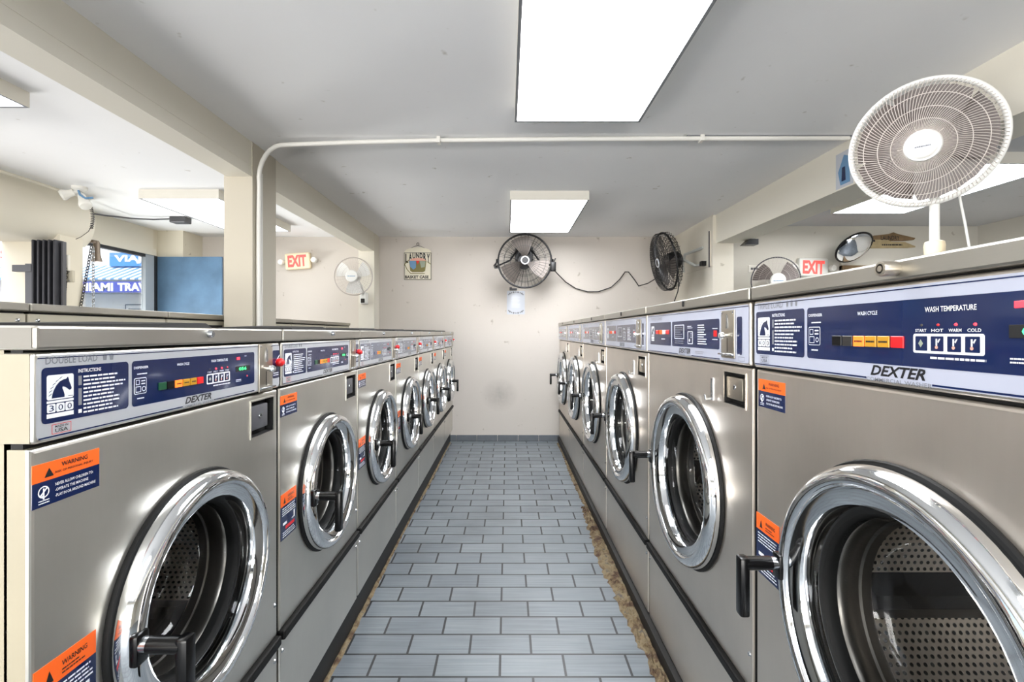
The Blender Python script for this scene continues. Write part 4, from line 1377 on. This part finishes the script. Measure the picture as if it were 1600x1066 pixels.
# white wall fans
def white_wall_fan(label, c, nrm, mount, R, blade):
    t = thing('wall_fan', label, 'fan', mount)
    F = Matrix.Translation(-Vector(mount))
    M = orient(c, nrm)
    cage(t, F @ M, R, 0.07, 60, (0.5, 0.75), 0.0008, 0.006, 'fanwire', blade[1], dome=0.03, hub=0.3)
    blades(t, F @ M, R, 3, blade[0], 1.0, a_off=0.4)
    solid(t, 'centre_cap', F @ M, lambda mb: (mb.lathe([(0, -0.075), (R * 0.28, -0.074), (R * 0.32, -0.066), (R * 0.32, -0.058)], (0, 0, 0), 'fanwhite', n=32), lines(mb, -R * 0.2, R * 0.2, -0.008, 0.008, 1, -0.0765, 'ltblue', seed=2, ragged=0)))
    solid(t, 'motor_housing', F @ M, lambda mb: mb.lathe([(0.05, 0.045), (0.055, 0.06), (0.05, 0.12), (0, 0.13)], (0, 0, 0), 'fanwhite', n=24))
    mb = MB(); mb.T = F
    bk = M @ Vector((0, 0.10, 0))
    m0 = Vector(mount)
    n_ = Vector((0, -1, 0))
    mb.tube([bk, (m0.x, bk.y + 0.02, bk.z - 0.10), m0 + Vector((0, -0.06, 0))], 0.018, 'fanwhite', 10)
    mb.build('arm', t)
    mb = MB(); mb.T = F
    mb.rbox(m0.x - 0.035, m0.x + 0.035, m0.y - 0.10, m0.y, m0.z - 0.07, m0.z + 0.06, 'fanwhite', 0.012, 2)
    mb.rbox(m0.x - 0.022, m0.x + 0.022, m0.y - 0.104, m0.y - 0.09, m0.z - 0.058, m0.z - 0.01, 'black', 0.006, 2)
    mb.build('control_box', t)
    return t
white_wall_fan('white wall fan on the far left pilaster beside the back wall', at(552, 432, 5.02), (0.06, -1, -0.05), Vector((at(571, 462, 5.30).x, 5.30, at(571, 466, 5.30).z)), 0.196, ('fanwhite', 'fanwire'))
white_wall_fan('grey-bladed white wall fan beside the exit sign in the right room', at(1212, 438, 4.70), (-0.2, -1, -0.15), Vector((at(1222, 475, 4.95).x, 4.95, 1.62)), 0.222, ('fanblade', 'gatepost'))

# ------------------------------------------------------------------ exit signs
def exit_sign(label, c, w, h, body, tilt, letters):
    t = thing('exit_sign', label, 'exit sign', c)
    T = Matrix.Rotation(tilt, 4, 'Y')
    mb = MB(); mb.T = T
    mb.rbox(-w / 2, w / 2, -0.06, 0.0, -h / 2, h / 2, body, 0.016, 3)
    mb.build('housing', t)
    mb = MB(); mb.T = T
    mb.text('EXIT', -w * 0.38, -h * 0.36, h * 0.72, -0.0612, letters, w=w * 0.74, bold=0.045)
    mb.build('lettering', t)
    for s in (-1, 1):
        mb = MB(); mb.T = T
        mb.tube([(s * w / 2, -0.03, 0), (s * (w / 2 + 0.03), -0.03, 0)], 0.010, body, 8)
        mb.lathe([(0, -0.045), (0.026, -0.043), (0.034, -0.03), (0.030, 0.01), (0, 0.02)], (s * (w / 2 + 0.045), -0.035, 0), 'bulb', n=20)
        mb.build('lamp_head', t)
    return t
exit_sign('cream exit sign with red letters on the left back wall', at(468, 409, WALLY), 0.285, 0.185, 'exitbody', math.radians(-4), 'exitred')
exit_sign('pale grey exit sign with red letters in the right room', at(1266, 419, 4.95), 0.30, 0.19, 'exitgrey', math.radians(2), 'exitred')

# ------------------------------------------------------------------ signs and papers on the back wall
S = at(653, 412, WALLY)
t = thing('hanging_sign', 'small cream laundry sign with a basket picture hung on the back wall', 'sign', S)
mb = MB()
w2, h2 = 0.155, 0.155
arch = [(-w2, -0.185), (w2, -0.185), (w2, 0.125)] + [(w2 * math.cos(a) , 0.125 + 0.06 * math.sin(a)) for a in [PI * k / 10 for k in range(1, 10)]] + [(-w2, 0.125)]
mb.prism(arch, -0.012, 0.0, 'cardcream')
mb.build('board', t)
mb = MB()
mb.frame(-w2, w2, -0.185, 0.125, -0.0124, 0.006, 'blackprint')
for k, ch in enumerate('LAUNDRY'):
    u = (k - 3) / 3
    hh = 0.062 + 0.045 * abs(u) ** 1.5
    mb.text(ch, -0.142 + k * 0.041, 0.112 - hh + 0.012 * (1 - u * u), hh, -0.0126, 'blackprint', w=0.034, bold=0.04)
mb.poly([(-0.10, 0.03), (0.10, 0.03), (0.085, -0.085), (0.06, -0.10), (-0.06, -0.10), (-0.085, -0.085)], -0.0126, 'olive')
mb.poly([(-0.095, 0.03), (-0.02, 0.03), (-0.02, -0.05), (-0.05, -0.07), (-0.085, -0.04)], -0.0128, 'ltblue')
mb.poly([(-0.10, 0.03), (0.10, 0.03), (0.06, 0.058), (0, 0.066), (-0.06, 0.058)], -0.0128, 'pink')
mb.poly([(-0.02, 0.03), (0.02, 0.03), (0.0, -0.012)], -0.0129, 'red')
mb.poly([(0.02, 0.03), (0.09, 0.025), (0.08, -0.04), (0.04, -0.05)], -0.0128, 'sage')
mb.tube([(-0.15, -0.0126, -0.01), (-0.12, -0.0126, -0.07), (-0.08, -0.0126, -0.115), (0.08, -0.0126, -0.115)], 0.004, 'olive', 4)
mb.tube([(0.15, -0.0126, -0.01), (0.11, -0.0126, 0.02)], 0.004, 'olive', 4)
mb.tube([(-0.15, -0.0126, -0.01), (-0.10, -0.0126, 0.04)], 0.004, 'olive', 4)
mb.text('BASKET CASE', -0.145, -0.172, 0.035, -0.0126, 'blackprint', w=0.27, bold=0.04)
mb.build('picture', t)
mb = MB()
mb.tube([(-0.10, -0.006, 0.165), (-0.04, -0.006, 0.195), (0, -0.006, 0.205), (0.04, -0.006, 0.195), (0.10, -0.006, 0.165)], 0.0025, 'cable', 6)
mb.tube([(0.0 + 0.014 * math.cos(a), -0.006, 0.222 + 0.016 * math.sin(a)) for a in [2 * PI * k / 12 for k in range(12)]], 0.0025, 'cable', 6, closed=True)
mb.build('wire_hanger', t)

S = at(806, 473, WALLY)
t = thing('notice_paper', 'white notice with ornamented blue border under the round black fan', 'notice', S)
MB().rrect(-0.103, 0.103, -0.135, 0.135, -0.002, 'paper', 0.012).build('sheet', t)
mb = MB()
for sgn in (1, -1):
    for k in range(9):
        a = PI * (0.12 + 0.76 * k / 8)
        x_, z_ = 0.088 * math.cos(a), sgn * (0.075 + 0.045 * math.sin(a))
        mb.disc((x_, -0.0026, z_), 0.008 + 0.003 * (k % 2), 'greyprint', n=8)
lines(mb, -0.05, 0.05, -0.06, 0.085, 9, -0.0026, 'badge', seed=5)
mb.build('ornament', t)
S = at(803, 452, WALLY)
mb = MB()
mb.T = Matrix.Translation(S)
mb.rbox(-0.05, 0.035, -0.016, 0.0, -0.014, 0.010, 'darkalu', 0.003, 1)
mb.rbox(-0.05, -0.02, -0.014, 0.0, 0.010, 0.022, 'gatepost', 0.003, 1)
tag(mb.build('wall_clip'), 'small dark metal clip between the round black fan and the notice', 'clip')
# nails left in the wall
# ------------------------------------------------------------------ right room
S = at(1334, 387, 4.62)
t = thing('convex_mirror', 'oval looking convex safety mirror with black rim in the right room', 'mirror', S)
T = orient((0, 0, 0), (0.12, -0.716, -0.69))
Rm = 0.165
mb = MB(); mb.T = T
mb.lathe([(Rm, 0.0), (Rm * 0.92, -0.018), (Rm * 0.7, -0.045), (Rm * 0.4, -0.066), (0.0005, -0.074)], (0, 0, 0), 'mirror', n=48)
mb.build('mirror_dome', t)
mb = MB(); mb.T = T
mb.tube([(Rm * math.cos(a), 0, Rm * math.sin(a)) for a in [2 * PI * k / 48 for k in range(48)]], 0.010, 'black', 8, closed=True)
mb.lathe([(Rm, 0.002), (0.0005, 0.01)], (0, 0, 0), 'black', n=32)
mb.build('rim', t)
mb = MB()
mb.tube([T @ Vector((0, 0.01, 0)), (0.05, 0.20, 0.03), (0.06, 0.33, 0.03)], 0.012, 'black', 8)
mb.build('arm', t)

S = at(1394, 377, 4.95)
t = thing('wall_sign', 'brown clothespin shaped laundry sign beside the convex mirror', 'sign', S)
mb = MB()
mb.prism([(-0.23, 0.03), (-0.20, 0.055), (-0.05, 0.07), (0.0, 0.088), (0.05, 0.07), (0.20, 0.035), (0.225, 0.03), (0.21, 0.01), (0.10, 0.0), (-0.02, 0.0), (-0.06, 0.012), (-0.23, 0.012)], -0.018, 0, 'wood')
mb.prism([(-0.23, -0.075), (-0.23, 0.012), (-0.06, 0.012), (-0.02, -0.008), (0.12, -0.012), (0.225, -0.055), (0.225, -0.066), (0.15, -0.072)], -0.018, 0, 'woodpale')
mb.build('board', t)
mb = MB()
mb.text('LAUNDRY', -0.13, 0.008, 0.045, -0.0185, 'blackprint', w=0.19)
lines(mb, -0.12, 0.09, -0.055, -0.02, 1, -0.0185, 'blackprint', seed=4, ragged=0)
mb.disc((-0.20, -0.0185, 0.0), 0.012, 'blackprint', n=12)
mb.build('lettering', t)
S = at(1178, 420, 4.95)
mb = MB(); mb.T = Matrix.Translation(S)
mb.rbox(-0.06, 0.06, -0.008, 0, -0.036, 0.036, 'fixture', 0.003, 1)
for k in range(3):
    mb.rbox(-0.035 + 0.026 * k, -0.015 + 0.026 * k, -0.012, -0.007, -0.012, 0.010, 'gatepost', 0.002, 1)
tag(mb.build('switch_plate'), 'cream switch plate on the right room wall left of the fan', 'switch')
dn = MB()
dn.box(3.42, 4.25, 4.915, 4.95, 0, 2.0, 'rightwall')
dn.box(3.42, 3.52, 4.895, 4.95, 0, 1.93, 'wood')
dn.box(3.52, 4.25, 4.90, 4.95, 1.87, 1.93, 'wood')
struct('door_1', dn)
mb = MB()
pv = at(1172, 378, 4.30)
mb.T = Matrix.Translation((pv.x, pv.y, 2.076))
mb.add([(-0.07, -0.04, -0.05), (0.055, -0.04, -0.05), (0.055, 0.05, -0.05), (-0.07, 0.05, -0.05), (-0.02, -0.04, 0), (0.055, -0.04, 0), (0.055, 0.05, 0), (-0.02, 0.05, 0)],
       [(3, 2, 1, 0), (4, 5, 6, 7), (0, 1, 5, 4), (1, 2, 6, 5), (2, 3, 7, 6), (3, 0, 4, 7)], 'black')
tag(mb.build('camera_box'), 'small black box fixed under the right beam', 'box')
# blue and white notice on the right beam
mb = MB()
mb.box(1.9425, 1.945, 2.70, 2.84, 2.085, 2.29, 'paper')
mb.add([(1.9415, 2.72, 2.10), (1.9415, 2.80, 2.10), (1.9415, 2.82, 2.18), (1.9415, 2.77, 2.27), (1.9415, 2.73, 2.25)], [(0, 1, 2, 3, 4)], 'ltblue')
mb.add([(1.9405, 2.755, 2.12), (1.9405, 2.79, 2.12), (1.9405, 2.785, 2.20), (1.9405, 2.76, 2.20)], [(0, 1, 2, 3)], 'navy')
tag(mb.build('notice_card'), 'blue and white notice card on the right beam, half behind the white fan', 'notice')
# ------------------------------------------------------------------ left bay
# blue board
t = thing('blue_board', 'worn blue painted board panel standing by the left window', 'board', at(293, 520, 5.14) * 1.0)
t.location.z = 0
bx = t.location.x
MB().box(-3.765 - bx, -3.06 - bx, 0.0, 0.022, 0.3, 2.055, 'bluepaint').build('panel', t)
MB().box(-3.768 - bx, -3.748 - bx, -0.012, 0.0, 0.3, 2.06, 'darkalu').build('edge_rail', t)
for xx in (-3.70, -3.14):
    MB().box(xx - bx, xx + 0.04 - bx, 0.0, 0.022, 0.0, 0.30, 'darkalu').build('leg', t)
# folding gate
g0 = at(52, 400, 3.60).x; g1 = at(90, 400, 3.60).x
t = thing('folding_gate', 'charcoal accordion security gate folded against the pillar', 'gate', (g0, 3.60, 0))
n = 9
for k in range(n):
    x_ = (g1 - g0) * k / n
    MB().rbox(x_ + 0.002, x_ + (g1 - g0) / n - 0.003, -0.02 + 0.02 * (k % 2), 0.06, 0.05, 1.938, 'gate', 0.004, 1).build('slat', t)
MB().box(-0.062, -0.008, 0.0, 0.05, 0.0, 1.76, 'gatepost').build('post', t)
MB().box(0.190, 0.203, 0.02, 0.05, 0.0, 1.93, 'gatepost').build('post', t)
MB().box(-0.15, -0.008, -0.01, 0.03, 1.70, 1.75, 'gatepost').build('latch', t)
# wall boxes on the pillar
for (px, py, d_, ww, hh, nm, lb) in ((104, 412, 3.69, 0.045, 0.13, 'switch_box', 'tall white switch box on the pillar by the folded gate'), (111, 432, 3.69, 0.05, 0.09, 'switch_box', 'small cream box lower on the pillar by the gate')):
    pp = at(px, py, d_)
    mb = MB(); mb.T = Matrix.Translation((pp.x, 3.70, pp.z))
    mb.rbox(-ww / 2, ww / 2, -0.025, 0, -hh / 2, hh / 2, 'fixture' if hh > 0.1 else 'paint', 0.004, 1)
    for s in (-1, 1):
        mb.lathe([(0, -0.003), (0.004, -0.002), (0.005, 0)], (0, -0.025, s * hh * 0.38), 'satin', n=8)
    tag(mb.build(nm), lb, 'box')
# twin floodlight under the ceiling
fl = at(124, 292, 3.62)
t = thing('twin_floodlight', 'twin bulb floodlight fixed at the ceiling corner of the left bay', 'light', (fl.x, fl.y, CEIL))
mb = MB()
mb.lathe([(0.05, 0.0), (0.05, -0.02), (0.03, -0.035), (0, -0.036)], (0, 0, 0), 'bulb', n=24, axis='z')
mb.build('mount', t)
for (dx, dy, dz) in ((-0.72, -0.45, -0.42), (0.50, -0.25, -0.72)):
    q = MB()
    d_ = Vector((dx, dy, dz)).normalized()
    o_ = Vector((0, 0, -0.03))
    L = 0.17 if dx > 0 else 0.12
    prs = [(0.0, 0.012), (0.25, 0.014), (0.3, 0.024), (0.6, 0.030), (0.85, 0.042), (0.97, 0.036), (1.0, 0.004)]
    q.tube([o_ + d_ * L * s for s, _ in prs], [r_ for _, r_ in prs], 'bulb', 16)
    q.build('lamp_head', t)
mb = MB()
mb.tube([(0.01, -0.02, -0.03), (0.04, -0.04, -0.07), (0.09, -0.05, -0.10), (0.13, -0.03, -0.09)], 0.008, 'ltblue', 8)
mb.build('flex_cord', t)
# conduit along the beam
mb = MB()
mb.tube([at(-40, 253, 3.02), at(0, 267, 3.16), at(50, 283, 3.37), at(92, 297, 3.57)], 0.011, 'conduitc', 8)
tag(mb.build('conduit_pipe'), 'grey conduit along the top of the rounded beam at far left', 'pipe')
# coiled cable, cable loop, chain
mb = MB()
pts = []
for k in range(90):
    u = k / 89
    p_ = at(142 + 3 * math.sin(u * 3), 324 + 34 * u, 3.66)
    pts.append(p_ + Vector((0.010 * math.cos(k * 0.9), 0.010 * math.sin(k * 0.9), 0)))
mb.tube(pts, 0.003, 'cable', 5)
tag(mb.build('coiled_cable'), 'dark coiled cable hanging from the twin floodlight', 'cable')
mb = MB()
mb.tube([at(144, 352, 3.925), at(138, 362, 3.90), at(127, 370, 3.855), at(115, 375.5, 3.83)], 0.0025, 'cable', 6)
tag(mb.build('cable_loop'), 'thin dark cable curving across the rounded beam end', 'cable')
mb = MB()
mb.tube([at(146, 334, 4.05), at(165, 337, 4.2), at(185, 339, 4.35), at(205, 341.5, 4.5), at(240, 343, 4.55), at(270, 342, 4.55)], 0.007, 'gatepost', 8)
tag(mb.build('ceiling_cable'), 'grey cable running along the ceiling to the dark junction box', 'cable')
jb = at(282, 341, 4.58)
mb = MB(); mb.T = Matrix.Translation((jb.x, jb.y, CEIL))
mb.rbox(-0.075, 0.075, -0.05, 0.05, -0.055, 0.0, 'gatepost', 0.005, 1)
tag(mb.build('junction_box'), 'dark grey junction box on the left bay ceiling', 'box')
def chain(p0, p1, n, name, label, mat):
    mb = MB()
    for k in range(n):
        c_ = Vector(p0).lerp(Vector(p1), (k + 0.5) / n)
        d_ = (Vector(p1) - Vector(p0)).normalized()
        s_ = d_.cross(Vector((0, 1, 0) if k % 2 else (1, 0, 0))).normalized()
        L = (Vector(p1) - Vector(p0)).length / n * 0.68
        pts = [c_ + d_ * L * math.cos(a) + s_ * 0.010 * math.sin(a) for a in [2 * PI * j / 10 for j in range(10)]]
        mb.tube(pts, 0.0032, mat, 5, closed=True)
    return tag(mb.build(name), label, 'chain')
chain(at(143, 385, 3.95), at(125, 486, 3.86), 22, 'chain', 'dark chain slanting down in front of the left window', 'cable')
chain(at(104.5, 420, 3.675), at(99, 482, 3.672), 16, 'chain', 'dark chain hanging on the pillar by the folded gate', 'cable')
chain(at(145.5, 386, 3.972), at(146, 486, 3.98), 22, 'chain', 'pale hanging chain at the left edge of the window', 'satin')
bl = at(151, 381, 4.035)
mb = MB(); mb.T = Matrix.Translation(bl)
mb.lathe([(0.0, 0.02), (0.018, 0.018), (0.024, 0.0), (0.024, -0.08), (0.034, -0.13), (0.040, -0.15), (0.0, -0.145)], (0, 0, 0), 'brass', n=20, axis='z')
mb.box(-0.02, 0.012, -0.046, 0.01, 0.0, 0.025, 'brass')
tag(mb.build('door_bell'), 'brown metal bell fixed beside the left window', 'bell')

# ------------------------------------------------------------------ outdoors
struct('ground', MB().box(-40, -3.9, -20, 40, -0.25, -0.12, 'asphalt'))
t = thing('stucco_pillar', 'white stucco pillar outside behind the folding gate', 'pillar', (-4.5, 4.4, -0.12))
MB().box(-0.105, 0.085, 0, 0.5, 0, 3.4, 'stucco').build('shaft', t)
FY = 15.0
t = thing('travel_shop', 'white shop across the street with blue awning and travel signs', 'building', (-14, FY, -0.12))
F = Matrix.Translation((14, -FY, 0.12))
mb = MB(); mb.T = F
mb.box(-24, -7, FY, FY + 6, 0, 4.2, 'stucco')
mb.build('facade', t)
mb = MB(); mb.T = F
n = 132
for k in range(n):
    x0 = -22 + k * 0.12
    m_ = 'awnblue' if k % 2 else 'signwhite'
    mb.add([(x0, FY - 0.75, 2.86), (x0 + 0.12, FY - 0.75, 2.86), (x0 + 0.12 + 0.42, FY, 3.34), (x0 + 0.42, FY, 3.34), (x0, FY - 0.75, 2.82), (x0 + 0.12, FY - 0.75, 2.82), (x0 + 0.54, FY, 3.30), (x0 + 0.42, FY, 3.30)],
           [(0, 1, 2, 3), (7, 6, 5, 4), (0, 4, 5, 1)], m_)
mb.build('awning', t)
mb = MB(); mb.T = F
yy = FY - 0.80
k_ = yy / 750.0
X_ = lambda px: (px - 793) * k_
Z_ = lambda py: EYE + (520 - py) * k_
mb.box(X_(60), X_(272), yy, yy + 0.05, Z_(457), Z_(440), 'signpurple')
mb.text('TRAVEL', X_(184), Z_(455), Z_(442) - Z_(455), yy - 0.01, 'signwhite', w=X_(246) - X_(184), bold=0.04)
mb.text('MIAMI', X_(124), Z_(455), Z_(442) - Z_(455), yy - 0.01, 'signwhite', w=X_(177) - X_(124), bold=0.04)
mb.box(X_(60), X_(272), yy, yy + 0.05, Z_(460), Z_(457.5), 'gatepost')
mb.build('fascia_sign', t, label='indigo sign with white letters')
mb = MB(); mb.T = F
yb = FY - 0.2
k2 = yb / 750.0
X2 = lambda px: (px - 793) * k2
Z2 = lambda py: EYE + (520 - py) * k2
mb.box(X2(171), X2(262), yb, yb + 0.12, Z2(416), Z2(395), 'signblue')
mb.text('VIAJ', X2(179), Z2(412), Z2(399) - Z2(412), yb - 0.01, 'signwhite', w=X2(221) - X2(179), bold=0.04)
mb.text('ES', X2(224), Z2(412), Z2(399) - Z2(412), yb - 0.01, 'signwhite', w=X2(246) - X2(224), bold=0.04)
mb.build('roof_sign', t, label='blue sign with white letters')
mb = MB(); mb.T = F
mb.box(X2(-70), X2(12), yb, yb + 0.1, Z2(407), Z2(388), 'signwhite')
mb.text('S', X2(1), Z2(404), Z2(391) - Z2(404), yb - 0.01, 'red', w=X2(7) - X2(1))
mb.build('small_sign', t, label='white sign with a red letter')
mb = MB(); mb.T = F
mb.frame(X2(188), X2(224), Z2(492), Z2(475), FY - 0.02, 0.03, 'gatepost')
lines(mb, X2(194), X2(216), Z2(485), Z2(480), 1, FY - 0.03, 'gatepost', seed=3, ragged=0)
mb.build('door_sign', t)
